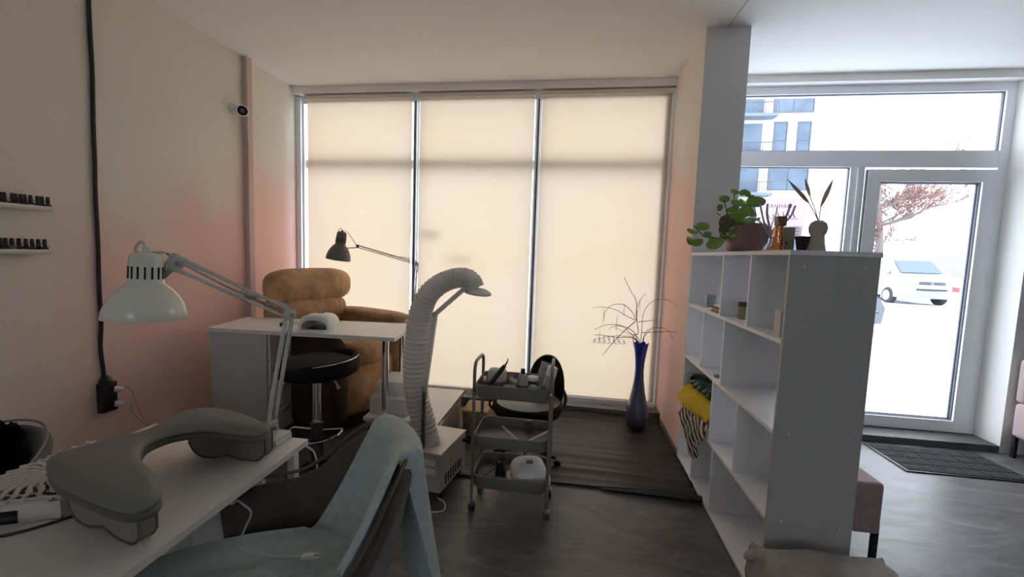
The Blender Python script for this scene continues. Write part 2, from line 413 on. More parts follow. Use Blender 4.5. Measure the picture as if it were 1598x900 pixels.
# ---- roller blinds
MB = blind_mat()
M_rail = mat('blind_rail', (.72, .66, .60), .4)
for i, (a, b, zb, lab) in enumerate(((-2.775, -1.640, .10, 'cream roller blind, leftmost of the three, behind the brown armchair'),
                                 (-1.558, -.412, .10, 'cream roller blind in the middle bay behind the ribbed hose'),
                                 (-.342, .838, .118, 'cream roller blind in the right bay behind the branches'))):
    t = thing('roller_blind', lab, 'blind', ((a+b)/2, 4.06, zb), group='cream roller blinds')
    g = G(); g.grid(lambda u, v: (a+(b-a)*u, 4.062+.0012*math.sin(u*17+i)*(1-v), zb+(3.0-zb)*v), 24, 12); g.build('blind_cloth', MB, t)
    g = G(); g.box(a-.005, b+.005, 4.052, 4.070, zb-.02, zb+.004, bev=.004); g.build('bottom_rail', mat('bottom_rail_dark', (.25, .22, .2), .5), t)
    g = G(); g.box(a-.01, b+.01, 4.02, 4.075, 3.0, 3.045, bev=.008); g.build('cassette', M_rail, t)
    g = G(); g.tube([(b+.012, 4.03, 3.0), (b+.013, 4.035, 1.6)], .002, 5); g.build('pull_chain', mat('chain_white', (.7, .7, .7), .4), t)

# ---- right glazing with door
w2 = sroot('window_2', (2.3, YF0, .058))
g = G(); frame_rect(g, 1.156, 3.57, .058, 3.055, .07, YF0, YF1); g.build('window_frame', M_pvc, w2, smooth=0)
g = G(); g.box(1.226, 3.50, YF0, YF1, 2.36, 2.50, bev=.006); g.build('transom', M_pvc, w2, smooth=0)
g = G(); g.box(2.385, 2.50, YF0, YF1, .128, 2.36, bev=.006); g.box(2.435, 2.47, YF0-.018, YF0, .128, 2.36, bev=.004); g.build('mullion', M_pvc, w2, smooth=0)
def gasket(g, x0, x1, z0, z1, y): frame_rect(g, x0, x1, z0, z1, .008, y, y+.02)
for x0, x1, z0, z1 in ((1.226, 3.50, 2.50, 2.985), (1.226, 2.385, .128, 2.36)):
    g = G(); gasket(g, x0, x1, z0, z1, YF0+.02); g.build('gasket', M_gasket, w2, smooth=0)
    g = G(); g.box(x0, x1, YF0+.03, YF0+.036, z0, z1); g.build('pane', M_gl, w2, smooth=0)
d1 = sroot('door_1', (2.98, YF0, .07))
D0, D1, DZ0, DZ1 = 2.518, 3.487, .068, 2.335
g = G(); frame_rect(g, D0, D1, DZ0, DZ1, .098, YF0-.02, YF0+.045); g.build('door_leaf', M_pvc, d1, smooth=0)
g = G(); gasket(g, D0-.006, D1+.006, DZ0-.004, DZ1+.006, YF0-.006); g.build('gasket', M_gasket, d1, smooth=0)
g = G(); gasket(g, D0+.098, D1-.098, DZ0+.098, DZ1-.098, YF0+.0); frame_rect(g, D0+.106, D1-.106, DZ0+.106, DZ1-.106, .006, YF0+.02, YF0+.034); g.build('glazing_bead', M_gasket, d1, smooth=0)
g = G(); g.box(D0+.098, D1-.098, YF0+.02, YF0+.026, DZ0+.098, DZ1-.098); g.build('pane', M_gl, d1, smooth=0)
g = G(); g.box(D0+.03, D0+.06, YF0-.03, YF0-.02, 1.0, 1.15, bev=.004); g.tube([(D0+.045, YF0-.03, 1.1), (D0+.045, YF0-.07, 1.1), (D0+.045+.11, YF0-.07, 1.1)], .009, 8); g.build('door_handle', M_pvc, d1)

# ================================================================ OUTSIDE
struct('ground', B(-60, 90, YW+.2, 130, -.4, .03), M_snow)
# far apartment block
M_fac = mat('pale_facade', (.62, .60, .56), .9, noise=.05, scale=.4)
M_fac2 = mat('cream_facade', (.42, .40, .33), .9)
M_fwin = mat('far_window_glass', (.055, .085, .13), .3, noise=.35, scale=.6)
M_fbal = mat('far_balcony_slab', (.11, .14, .18), .8)
M_frail = mat('far_railing', (.06, .07, .09), .6)
ab = thing('apartment_building', 'pale apartment block with tall blue-grey windows and balconies beyond the parking lot', 'building', (14, 47, .03))
g = G(); g.box(4, 24.5, 45.3, 57, .03, 26); g.build('facade', M_fac, ab, smooth=0)
g = G(); g.box(4, 18.3, 45.0, 45.3, .03, 26); g.build('side_bay', M_fac2, ab, smooth=0)
def fwin(x0, x1, z0, z1, y=45.28, nb=1):
    o = G(); frame_rect(o, x0, x1, z0, z1, .09, y-.08, y+.04)
    if nb: o.box(x0, x1, y-.06, y+.02, z0+(z1-z0)*.42, z0+(z1-z0)*.42+.08)
    else:
        o.box((x0+x1)/2-.05, (x0+x1)/2+.05, y-.06, y+.02, z0, z1)
    f = o.build('window_frame', M_frail, ab, smooth=0)
    g = G(); g.box(x0+.05, x1-.05, y-.03, y+.02, z0, z1); g.build('pane', M_fwin, f, smooth=0)
for k in range(-3, 3):
    dz = k*3.75
    z0, z1 = 12.2+dz, 15.4+dz
    if z0 < .5: continue
    if k % 2 == 0: fwin(19.2, 20.45, z0, z1); fwin(21.35, 22.6, z0, z1)
    else: fwin(19.0, 22.7, z0+.3, z0+2.9, nb=0)
for k in range(-3, 3):
    dz = k*3.75; z0 = 12.0+dz
    if z0 < .5: continue
    g = G(); g.box(14.5, 18.0, 44.9, 45.05, z0+.3, z0+3.1); wdw = g.build('balcony_door', M_fwin, ab, smooth=0)
    g = G(); g.box(13.8, 18.9, 43.7, 45.0, z0-.25, z0+.02); sl = g.build('balcony_slab', M_fbal, ab, smooth=0)
    g = G(); g.box(13.8, 18.9, 43.7, 43.78, z0+1.0, z0+1.08)
    for q in range(22): g.box(13.8+q*.24, 13.84+q*.24, 43.72, 43.76, z0, z0+1.0)
    g.build('railing', M_frail, sl, smooth=0)

# tree
M_bark = mat('pale_bark', (.16, .13, .13), .9); M_twig = mat('reddish_twigs', (.22, .12, .11), .9)
tr = thing('bare_tree', 'leafless tree with reddish twigs behind the white van', 'tree', (14.2, 21.6, .03))
rnd = random.Random(11)
g = G(); P0 = Vector((14.25, 21.6, .03))
trunk = [P0, P0+Vector((-.05, 0, 2)), P0+Vector((-.1, .1, 3.4)), P0+Vector((-.25, .1, 4.4)), P0+Vector((-.3, 0, 5.2))]
g.tube(trunk, [.17, .15, .12, .08, .03], 7)
g.tube([P0+Vector((-.35, 0, 0)), P0+Vector((-.32, 0, 1.6)), P0+Vector((-.15, 0, 2.8))], [.08, .07, .05], 6)
tips = []
def branch(p, d, L, r, lvl, gg):
    pts = [p]; q = p.copy(); dd = d.copy(); n = 4
    for i in range(n):
        dd = (dd+Vector((rnd.uniform(-.25, .25), rnd.uniform(-.25, .25), rnd.uniform(-.08, .22)))).normalized(); q = q+dd*L/n; pts.append(q.copy())
    gg[0 if lvl < 2 else 1].tube(pts, [max(.011, r*(1-.7*i/n)) for i in range(n+1)], 4 if lvl else 5)
    if lvl < 3:
        for k in range((7, 6, 5)[lvl]):
            t = pts[rnd.randint(1, n)]
            nd = (dd+Vector((rnd.uniform(-.9, .9), rnd.uniform(-.9, .9), rnd.uniform(-.5, .6)))).normalized()
            branch(t, nd, L*rnd.uniform(.4, .6), r*.5, lvl+1, gg)
g2 = G()
for k in range(17):
    h = rnd.uniform(1.9, 4.3); a = rnd.uniform(-1.2, 1.6) if k % 2 else rnd.uniform(0, 2*PI)
    base = P0+Vector((-.1-.05*h/2, .05, h)); branch(base, Vector((math.cos(a), math.sin(a)*.6, .35)).normalized(), rnd.uniform(1.9, 2.7)*(1 if math.cos(a) > .1 else .3), .055, 0, (g, g2))
g.build('trunk', M_bark, tr); o = g2.build('twigs', M_twig, tr); o['kind'] = 'stuff'

# van
M_van = mat('silver_white_van_paint', (.26, .28, .315), .35, coat=.2)
M_vang = mat('van_glass', (.07, .10, .13), .1); M_tyre = mat('tyre', (.03, .03, .03), .9)
def make_van(loc, rz):
    t = thing('van', 'silver minivan parked nose towards the door on the snow', 'vehicle', loc, rz, local=True)
    # local: x along nose (+x front), y width
    prof = [(-4.6, .35), (-4.65, 1.0), (-4.5, 1.85), (-4.2, 1.97), (-1.65, 1.97), (-1.35, 1.9), (-.55, 1.22), (-.1, 1.05), (0, .8), (.02, .45), (-.1, .28)]
    g = G(); W = .95
    rings = []
    for yy, sh in ((-W, .04), (-W*.93, 0), (W*.93, 0), (W, .04)):
        tw = []
        for x, z in prof:
            inset = .16 if z > 1.3 else 0
            tw.append((x-(sh if x > -1 else -sh), yy*(1-inset*.55), z-(sh if z > 1.5 else 0)))
        rings.append(tw)
    g.loft(rings); g.build('body', M_van, t, smooth=40, mods=None)
    g = G(); g.prism_ax([(-.72, .0), (.72, .0), (.66, .80), (-.66, .80)], (-.57, 0, 1.27), (0, 1, 0), (-.68, 0, .60), (.6, 0, .7), .02); g.build('windscreen', M_vang, t, smooth=0)
    for sgn in (-1, 1):
        g = G(); g.prism_ax([(-1.3, 0), (-.75, 0), (-1.35, .5), (-2.1, .5), (-2.1, 0)], (0, sgn*.868, 1.28), (1, 0, 0), (0, -sgn*.09, 1), (0, sgn, 0), .02); g.build('side_window', M_vang, t, smooth=0)
        g = G(); g.sph((-.85, sgn*1.05, 1.25), (.07, .12, .10)); g.build('mirror', M_van, t)
        g = G(); g.obox((.0, sgn*.66, .86), ((1, 0, .15), (0, 1, 0), (-.15, 0, 1)), (.04, .42, .15), .02); g.build('headlight', mat('headlight', (.5, .52, .55), .1), t)
        for xx in (-.85, -3.75):
            g = G(); g.lathe([(.32, 0), (.33, .05), (.33, .17), (.30, .2)], (xx, sgn*.78, .32), 24, axis=(0, sgn, 0)); w = g.build('wheel', M_tyre, t)
            g = G(); g.lathe([(.05, 0), (.2, .01), (.21, .015)], (xx, sgn*.98, .32), 20, axis=(0, sgn, 0))
            for k in range(5):
                a = 2*PI*k/5; g.bar((xx, sgn*.995, .32), (xx+.19*math.cos(a), sgn*.995, .32+.19*math.sin(a)), .02, .05, (0, 1, 0))
            g.build('rim', mat('alloy', (.35, .37, .4), .3), w)
    g = G()
    for z in (.90, .84): g.box(.0, .035, -.42, .42, z, z+.03)
    g.build('grille', M_tyre, t, smooth=0)
    g = G(); g.box(.015, .045, -.5, .5, .60, .655); g.build('lower_intake', M_tyre, t, smooth=0)
    g = G(); g.lathe([(.065, 0), (.065, .03)], (.0, 0, .87), 20, axis=(1, 0, 0)); g.build('round_badge', mat('alloy', (.35, .37, .4), .3), t)
    g = G(); g.box(.02, .045, -.26, .26, .44, .55); g.build('number_plate', mat('plate', (.3, .31, .33), .4), t, smooth=0)
    return t
VAN = make_van((13.9, 18.2, .03), math.radians(-93))

def make_car(loc, rz, label, m, tail=False):
    t = thing('parked_car', label, 'vehicle', loc, rz, local=True)
    prof = [(-4.3, .3), (-4.35, .8), (-4.1, 1.0), (-3.4, 1.42), (-1.9, 1.45), (-1.1, 1.0), (-.15, .82), (0, .6), (-.05, .25)]
    g = G(); rings = []
    for yy in (-.88, -.84, .84, .88): rings.append([(x, yy*(1-(.12 if z > 1.2 else 0)), z) for x, z in prof])
    g.loft(rings); g.build('body', m, t, smooth=40)
    for sgn in (-1, 1):
        g = G(); g.prism_ax([(-3.9, 0), (-1.35, 0), (-2.0, .36), (-3.35, .36)], (0, sgn*.83, 1.02), (1, 0, 0), (0, -sgn*.2, 1), (0, sgn, 0), .03); g.build('side_window', M_vang, t, smooth=0)
        for xx in (-.85, -3.5):
            g = G(); g.lathe([(.29, 0), (.3, .04), (.3, .16), (.27, .19)], (xx, sgn*.72, .3), 20, axis=(0, sgn, 0)); g.build('wheel', M_tyre, t)
        g = G(); g.box(-4.38, -4.2, sgn*.6-.2, sgn*.6+.2, .78, .92); g.build('tail_light', mat('tail_red', (.30, .03, .04), .3), t, smooth=0)
    g = G(); g.prism_ax([(-.68, 0), (.68, 0), (.6, .7), (-.6, .7)], (-1.12, 0, 1.03), (0, 1, 0), (-.86, 0, .5), (.5, 0, .86), .02); g.build('windscreen', M_vang, t, smooth=0)
    return t
make_car((20.6, 24.5, .03), math.radians(-60), 'pale car far behind the silver minivan at the door glass edge', mat('pale_car_paint', (.22, .24, .27), .35))
make_car((15.95, 13.8, .03), math.radians(3), 'pale car at the right door glass edge showing a red tail light', mat('beige_car_paint', (.42, .42, .40), .35))
make_car((6.55, 10.6, .03), math.radians(4), 'grey car half hidden beyond the bookcase end', mat('grey_car_paint', (.08, .09, .11), .4))
# distant strip of garages
g = G(); g.box(46, 75, 62, 66, .03, 2.9); tag(g.build('garage_row', mat('far_grey', (.22, .21, .23), .9), smooth=0), 'long low dark building on the horizon right of the van', 'building')

# poster on side-light glass, seen from behind
po = thing('poster', 'pale pink paper sign stuck on the glass left of the door, seen from behind', 'sign', (1.86, 4.112, 1.6))
def paper(name, c):
    m = bpy.data.materials.new(name); m.use_nodes = True; nt = m.node_tree; nt.nodes.clear()
    o = nt.nodes.new('ShaderNodeOutputMaterial'); d = nt.nodes.new('ShaderNodeBsdfDiffuse'); t = nt.nodes.new('ShaderNodeBsdfTranslucent'); mx = nt.nodes.new('ShaderNodeMixShader')
    mx.inputs[0].default_value = .5; d.inputs[0].default_value = (*c, 1); t.inputs[0].default_value = (*c, 1)
    nt.links.new(d.outputs[0], mx.inputs[1]); nt.links.new(t.outputs[0], mx.inputs[2]); nt.links.new(mx.outputs[0], o.inputs[0]); return m
M_post = paper('pink_paper', (.92, .82, .86))
g = G(); g.box(1.66, 2.075, 4.115, 4.117, 1.72, 2.08); g.build('sheet', M_post, po, smooth=0)
g = G(); g.box(1.90, 2.05, 4.1135, 4.1148, 1.70, 1.84); g.build('notice', paper('white_paper', (.94, .95, .95)), po, smooth=0)
def text_obj(name, body, size, x, y, z, m, parent, mirror=False, ext=.0006, rot=None, space=1.0):
    cu = bpy.data.curves.new(name, 'FONT'); cu.body = body; cu.size = size; cu.extrude = ext; cu.align_x = 'CENTER'; cu.align_y = 'CENTER'; cu.space_character = space
    o = bpy.data.objects.new(name, cu); COL.objects.link(o)
    dg = bpy.context.evaluated_depsgraph_get(); me = bpy.data.meshes.new_from_object(o.evaluated_get(dg))
    bpy.data.objects.remove(o)
    for v in me.vertices:
        c = v.co.copy()
        if mirror: c.x = -c.x
        v.co = (c.x, c.z, c.y) if rot is None else rot @ c
    me.materials.clear(); me.materials.append(m)
    o = bpy.data.objects.new(name, me); COL.objects.link(o); o.parent = parent
    L0 = ROOT[parent.name] or Vector((0, 0, 0)); o.location = Vector((x, y, z))-L0
    return o
M_print = mat('grey_print', (.20, .16, .19), .7)
text_obj('printed_name', 'МАННА', .045, 1.86, 4.112, 2.015, M_print, po, True, space=1.2)
g = G()
for pts in script(1.74, 2.0, 1.90, .075, 6, 2.2): g.tube([(a, 4.113, b) for a, b in pts], .002, 4)
g.build('script_lettering', mat('mauve_print', (.10, .06, .075), .7), po, smooth=0)
g = G()
for z in (1.82, 1.79, 1.76, 1.73): g.box(1.93, 2.03, 4.1125, 4.1133, z, z+.005)
g.build('printed_lines', M_print, po, smooth=0)

# ================================================================ BOOKCASE
BX0, BX1, BY0, BY1, TH = .865, 1.192, 1.80, 3.188, .018
bc = thing('bookcase', 'tall white open-backed bookcase with uneven cells standing end-on by the pier', 'bookcase', (1.03, 2.5, 0))
def board(nm, *a):
    g = G(); g.box(*a, bev=.0012, seg=1); return g.build(nm, M_bcw, bc, smooth=0)
board('end_panel', BX0, BX1, BY0, BY0+TH, 0, 1.535).data.materials[0] = M_bce_shaded; board('end_panel', BX0, BX1, BY1-TH, BY1, 0, 1.535)
board('top_board', BX0-.002, BX1+.004, BY0-.003, BY1, 1.535, 1.555)
SH = [.01, .405, .785, 1.168]
for z in SH: board('shelf', BX0, BX1, BY0+TH, BY1-TH, z, z+TH)
for row, ys in ((0, (2.86, 2.485)), (1, (2.56, 2.19)), (2, (2.82, 2.45)), (3, (2.54, 2.167))):
    z0 = SH[row]+TH; z1 = SH[row+1] if row < 3 else 1.535
    for y in ys: board('divider', BX0+.001, BX1, y-TH/2, y+TH/2, z0, z1)
g = G()
for (y, z) in ((1.797, 1.49), (1.797, .80), (1.797, .42)):
    for x in (.92, 1.14): g.lathe([(.006, 0), (.005, .0025)], (x, 1.8, z), 10, axis=(0, -1, 0))
g.build('screw_cover', mat('screw_cap', (.62, .62, .62), .5), bc)

# --- items in the cells
sz = SH[3]+TH
t = thing('candle_glass', 'clear glass tumbler half filled with pale blue wax on the upper shelf', 'glass', (.957, 2.985, sz))
g = G(); g.lathe([(.033, 0), (.036, .002), (.042, .085), (.040, .085), (.034, .006)], (.957, 2.985, sz), 24); g.build('tumbler', M_clear, t)
g = G(); g.lathe([(.033, .006), (.0385, .055), (.001, .056)], (.957, 2.985, sz), 24); g.build('wax', mat('pale_blue_wax', (.38, .52, .58), .4), t)
t = thing('small_book', 'small book with tan page block and dark cover beside the blue tumbler', 'book', (.955, 2.66, sz))
g = G(); g.box(.89, 1.02, 2.645, 2.770, sz, sz+.005); g.box(.89, 1.02, 2.645, 2.770, sz+.027, sz+.032); g.build('cover', mat('dark_cover', (.02, .02, .02), .6), t, smooth=0)
g = G(); g.box(.895, 1.018, 2.648, 2.765, sz+.005, sz+.027); g.build('pages', mat('tan_pages', (.42, .24, .10), .8), t, smooth=0)
g = G(); g.box(.90, 1.015, 2.650, 2.760, sz+.032, sz+.040); tag(g.build('paper_packet', mat('paper_white', (.7, .7, .68), .8), smooth=0), 'thin white packet lying on the small tan book', 'packet')
t = thing('succulent', 'tiny dark succulent in a dark cup standing behind the small tan book', 'plant', (1.03, 2.80, sz))
g = G(); g.lathe([(.022, 0), (.028, .045), (.024, .045)], (1.03, 2.80, sz), 16); g.build('pot', mat('slate_pot', (.05, .06, .07), .6), t)
g = G()
for k in range(16):
    a = k*2.4; g.sph((1.03+.018*math.cos(a), 2.80+.018*math.sin(a), sz+.055+.003*k), (.012, .007, .012), 6, 5)
g.build('leaves', mat('dark_succulent', (.03, .05, .035), .6), t)
t = thing('candle_jar', 'amber label jar with black lid in the middle upper cell', 'jar', (.953, 2.42, sz))
g = G(); g.lathe([(.030, 0), (.032, .004), (.032, .068), (.028, .072)], (.953, 2.42, sz), 24); g.build('jar_body', mat('kraft_label', (.30, .25, .16), .6), t)
g = G(); g.lathe([(.033, .072), (.033, .092), (.030, .094)], (.953, 2.42, sz), 24); g.build('lid', M_black, t)
t = thing('boxed_candle', 'white printed carton standing at the near end of the upper shelf', 'box', (.95, 1.885, sz))
g = G(); g.box(.885, .955, 1.875, 1.93, sz, sz+.112, bev=.001); g.build('carton', mat('carton_white', (.60, .58, .56), .6), t, smooth=0)
text_obj('printed_text', 'HAIR', .016, .920, 1.8743, sz+.095, M_print, t, rot=Matrix(((1, 0, 0), (0, 0, 1), (0, 1, 0))))
g = G()
for zz in (.080, .072, .050): g.box(.897, .943, 1.8735, 1.8749, sz+zz, sz+zz+.003)
g.build('printed_lines', M_print, t, smooth=0)
g = G(); z = SH[2]+TH; g.lathe([(.040, 0), (.042, .006), (.001, .007)], (.925, 2.60, z), 28)
tag(g.build('round_coaster', mat('grey_coaster', (.16, .16, .19), .5)), 'round grey coaster lying on the middle shelf of the bookcase', 'coaster')
# cloths in far cell of row 2
z = SH[1]+TH
def lump(fn, nu, nv, name, m, label, cat, thick=.006):
    g = G(); g.grid(fn, nu, nv); return tag(g.build(name, m, smooth=80, mods=[SOL(thick)]), label, cat)
g = G()
rnd = random.Random(5)
for k in range(9):
    a = rnd.uniform(-.4, .4); g.sph((.975+.02*rnd.uniform(-1, 1), 2.72+k*.048, z+.215+.012*rnd.uniform(-1, 1)), (.095, .03, .040), 12, 8, rot=Matrix.Rotation(a, 3, 'X') @ Matrix.Rotation(rnd.uniform(-.3, .3), 3, 'Y'))
tag(g.build('plastic_bag', mat('green_black_glossy_film', (.035, .07, .055), .16, noise=.8, scale=16, spec=.8), smooth=80), 'crumpled glossy dark green bag on top of the yellow towel', 'bag')
# yellow folded towel overhanging the cell
def yellow(u, v):
    # u along y, v around the fold
    y = 2.62+.53*u
    a = v*2*PI; rx, rz_ = .115, .062
    x = .965+rx*math.cos(a)+.02*math.sin(5*u+1)-.02*u; zz = z+.125+rz_*math.sin(a)+.008*math.sin(9*u+2*a)
    if math.cos(a) < 0: zz -= .045*(-math.cos(a))
    return (x, y, zz)
g = G(); g.grid(yellow, 16, 20)
tag(g.build('yellow_towel', mat('yellow_towelling', (.60, .42, .025), .9, noise=.15, scale=30, bump=.5, bscale=60), smooth=80, mods=[SOL(.008), SUB(1)]), 'bright yellow folded towel sticking out of the bookcase', 'towel')
def hank(u, v):
    # a bunched cloth: heap in the cell mouth, tail hanging over the shelf edge
    y = 2.60+.50*u+.02*math.sin(9*v)
    rip = .012*math.sin(17*u+5*v)+.008*math.sin(31*u-9*v)
    if v < .55:
        a = PI*(.15+.85*v/.55); return (.945-.10*math.cos(PI-a)*1.0+rip*.5, y, z+.012+.075*math.sin(a)+rip)
    t = (v-.55)/.45; L = .10+.13*max(0, math.sin(2.6*u+.6))**2
    return (.845-.012*math.sin(PI*t)+rip*.6, y+.02*t*math.sin(15*u), z+.012-L*t+.03*(1-t)*0)
g = G(); g.grid(hank, 44, 36)
tag(g.build('striped_scarf', stripe_mat('striped_beige_black_cloth', (.50, .45, .36), (.035, .022, .03), 8, .85, (.4, .7, .8), 3.0), smooth=80, mods=[SOL(.006), SUB(1)]), 'crumpled beige and black striped scarf hanging out under the yellow towel', 'scarf')

# --- objects on the bookcase top
ZT = 1.5555
pot = thing('potted_plant', 'round-leaved green plant in a ribbed mauve pot trailing over the bookcase edge', 'plant', (1.0, 2.6, ZT))
g = G(); c = (1.0, 2.6, ZT)
def ribpot():
    g = G(); prof = [(.075, 0), (.095, .012), (.108, .045)]
    rings = []
    for r, h in prof: rings.append([(c[0]+r*math.cos(2*PI*k/96), c[1]+r*math.sin(2*PI*k/96), c[2]+h) for k in range(96)])
    for r, h in ((.112, .06), (.117, .10), (.113, .14), (.100, .165)):
        rings.append([(c[0]+(r-(.0035 if k % 2 else 0))*math.cos(2*PI*k/96), c[1]+(r-(.0035 if k % 2 else 0))*math.sin(2*PI*k/96), c[2]+h) for k in range(96)])
    for r, h in ((.094, .166), (.09, .15), (.01, .149)): rings.append([(c[0]+r*math.cos(2*PI*k/96), c[1]+r*math.sin(2*PI*k/96), c[2]+h) for k in range(96)])
    g.loft(rings); return g
ribpot().build('ribbed_pot', mat('mauve_glaze', (.23, .13, .125), .35), pot, smooth=25)
M_leaf = mat('round_leaf_green', (.16, .29, .04), .45, noise=.35, scale=9)
M_leafd = mat('dark_leaf_green', (.035, .075, .03), .5)
M_stem = mat('dark_stem', (.05, .035, .03), .7)
def px3(px, py, y):  # pixel of the photograph -> point on the plane at depth y (layout of small pieces only)
    d = fw+r2*((px-799)/F_PX)+u2*((450-py)/F_PX); return Vector((0, 0, CAM_H))+d*(y/d.y)
stems = [([(1165, 352), (1150, 340), (1145, 322), (1158, 312)], 2.55), ([(1170, 350), (1180, 335), (1168, 305), (1166, 300)], 2.6), ([(1160, 350), (1140, 345), (1133, 325), (1130, 312)], 2.5),
         ([(1165, 352), (1150, 348), (1146, 310), (1147, 299)], 2.6), ([(1175, 350), (1172, 335), (1176, 322), (1178, 316)], 2.55), ([(1150, 356), (1133, 372), (1115, 371), (1098, 369)], 2.45), ([(1098, 369), (1092, 362), (1083, 352)], 2.42)]
g = G()
for pts, y in stems: g.tube(spline([px3(a, b, y) for a, b in pts], 5), .0028, 5)
g.build('stem', M_stem, pot)
lv = [(1147, 298, .021, 2.58), (1160, 300, .021, 2.6), (1131, 310, .022, 2.5), (1167, 302, .017, 2.55), (1180, 314, .036, 2.5), (1160, 316, .030, 2.6), (1150, 316, .024, 2.5), (1143, 325, .026, 2.55), (1163, 330, .032, 2.45), (1174, 332, .028, 2.55), (1150, 335, .028, 2.5), (1156, 343, .026, 2.5), (1138, 338, .022, 2.6), (1124, 324, .020, 2.6), (1122, 332, .018, 2.6), (1166, 343, .022, 2.42), (1174, 343, .014, 2.5), (1182, 341, .013, 2.5),
      (1081, 360, .024, 2.42), (1097, 352, .026, 2.42), (1078, 375, .026, 2.42), (1088, 378, .024, 2.42), (1116, 379, .034, 2.44), (1104, 365, .018, 2.45), (1110, 372, .015, 2.45), (1128, 365, .024, 2.46), (1136, 352, .030, 2.5), (1130, 345, .024, 2.52), (1141, 366, .020, 2.45), (1168, 318, .028, 2.65), (1172, 306, .02, 2.62)]
rnd = random.Random(3); leaf0 = None
lr = random.Random(3)
for i, (a, b, r, y) in enumerate(lv):
    p = px3(a, b, y)
    if leaf0 is None:
        g = G(); g.grid(lambda u, v: (0, 0, 0) if u == 0 else (u*math.cos(2*PI*v), 1.0+1.05*u*math.sin(2*PI*v)-1, .12*u*u*math.cos(4*PI*v)-.15*u*u), 4, 14)
        me0 = g.build('leaf', M_leaf, pot, mods=[]); L_ = ROOT[pot.name]
        for v in me0.data.vertices: v.co += L_
        leaf0 = me0
        bmx = bmesh.new(); bmx.from_mesh(me0.data); bmesh.ops.remove_doubles(bmx, verts=bmx.verts[:], dist=1e-5); bmx.to_mesh(me0.data); bmx.free()
        o = me0
    else: o = leaf0.copy(); COL.objects.link(o)
    o.location = p-ROOT[pot.name]; o.scale = (r*lr.uniform(1.15, 1.45), r*lr.uniform(.8, 1.0), r)
    o.rotation_euler = (math.radians(70+lr.uniform(-30, 30)), lr.uniform(-.5, .5), lr.uniform(-.7, .7))
g = G()
rr = random.Random(8)
for k in range(9): g.sph(px3(1133+rr.uniform(-7, 9), 352+rr.uniform(-10, 16), 2.47), (.022, .012, .02), 8, 6, rot=Matrix.Rotation(rr.uniform(0, 3), 3, 'Y'))
g.build('dry_leaf', mat('grey_dry_leaf', (.10, .09, .06), .8), pot)
# white branched stand
js = thing('branch_ornament', 'lavender white branched ornament rising beside the mauve plant pot', 'ornament', (.985, 2.30, ZT))
g = G(); g.lathe([(.028, 0), (.024, .008), (.006, .012)], (.985, 2.30, ZT), 20); g.build('foot', mat('lavender_white', (.38, .38, .46), .35), js)
Y = 2.30; bs = px3(1203, 389, Y); bs.z = ZT+.005
bs = Vector((.985, 2.30, ZT+.008))
g = G()
for pts, r in (([(1202, 372), (1192, 345), (1186, 318)], .0045), ([(1202, 360), (1197, 335), (1198, 318)], .0055), ([(1204, 352), (1210, 338), (1213, 323)], .003), ([(1206, 360), (1226, 338), (1234, 318)], .0055), ([(1207, 362), (1232, 340), (1241, 321)], .005), ([(1201, 370), (1190, 350), (1176, 340), (1165, 341)], .004)):
    P = [bs, px3(1202, 378, Y)]+[px3(a, b, Y) for a, b in pts]
    g.tube(spline(P, 6), r, 8)
g.build('branches', mat('lavender_white', (.38, .38, .46), .35), js)
# copper bottle
t = thing('copper_bottle', 'glossy copper wrapped bottle with a square brown top', 'bottle', (.94, 2.08, ZT))
M_copper = mat('copper_foil', (.75, .33, .14), .22, metal=.85, bump=.9, bscale=38)
g = G()
rings = []
for h, w, dx in ((0, .034, -.008), (.012, .033, -.007), (.022, .025, -.005), (.034, .027, -.002), (.048, .020, 0), (.060, .024, 0), (.074, .018, 0), (.088, .022, 0), (.104, .017, .001), (.118, .019, .002), (.14, .013, .004), (.155, .013, .005)):
    w *= 1.0
    rings.append([(.94+dx+w*math.cos(2*PI*k/16)*(1+.12*math.cos(5*2*PI*k/16+h*60)), 2.08+w*.8*math.sin(2*PI*k/16), ZT+h) for k in range(16)])
g.loft(rings); g.build('bottle_body', M_copper, t, smooth=50)
g = G(); g.box(.925, .965, 2.062, 2.098, ZT+.115, ZT+.160, bev=.006); g.build('square_top', mat('amber_brown', (.16, .075, .045), .2), t)
t = thing('wooden_tag', 'small grey card box with two dark marks behind the copper bottle', 'box', (1.0, 2.14, ZT))
g = G(); g.box(.955, 1.035, 2.13, 2.15, ZT, ZT+.115, bev=.001); g.build('card', mat('grey_wood_card', (.27, .23, .20), .8, noise=.2, scale=30), t, smooth=0)
g = G()
for x in (.975, 1.0): g.sph((x, 2.129, ZT+.040), (.004, .001, .008), 8, 6)
g.build('mark', M_black, t)
g = G(); g.lathe([(.026, 0), (.040, .068), (.036, .068), (.024, .01)], (1.03, 2.04, ZT), 6)
tag(g.build('black_pot', mat('black_matte_pot', (.02, .016, .022), .6), smooth=0), 'small faceted black pot between the grey card and the cream vase', 'pot')
t = thing('bud_vase', 'cream vase with a swollen neck holding four dried grass plumes', 'vase', (1.063, 2.0, ZT))
g = G(); g.lathe([(.038, 0), (.036, .004), (.028, .045), (.026, .070), (.033, .085), (.036, .105), (.030, .125), (.016, .136), (.012, .134), (.02, .11)], (1.063, 2.0, ZT), 28); g.build('vase_body', mat('stone_cream_ceramic', (.36, .33, .28), .7), t)
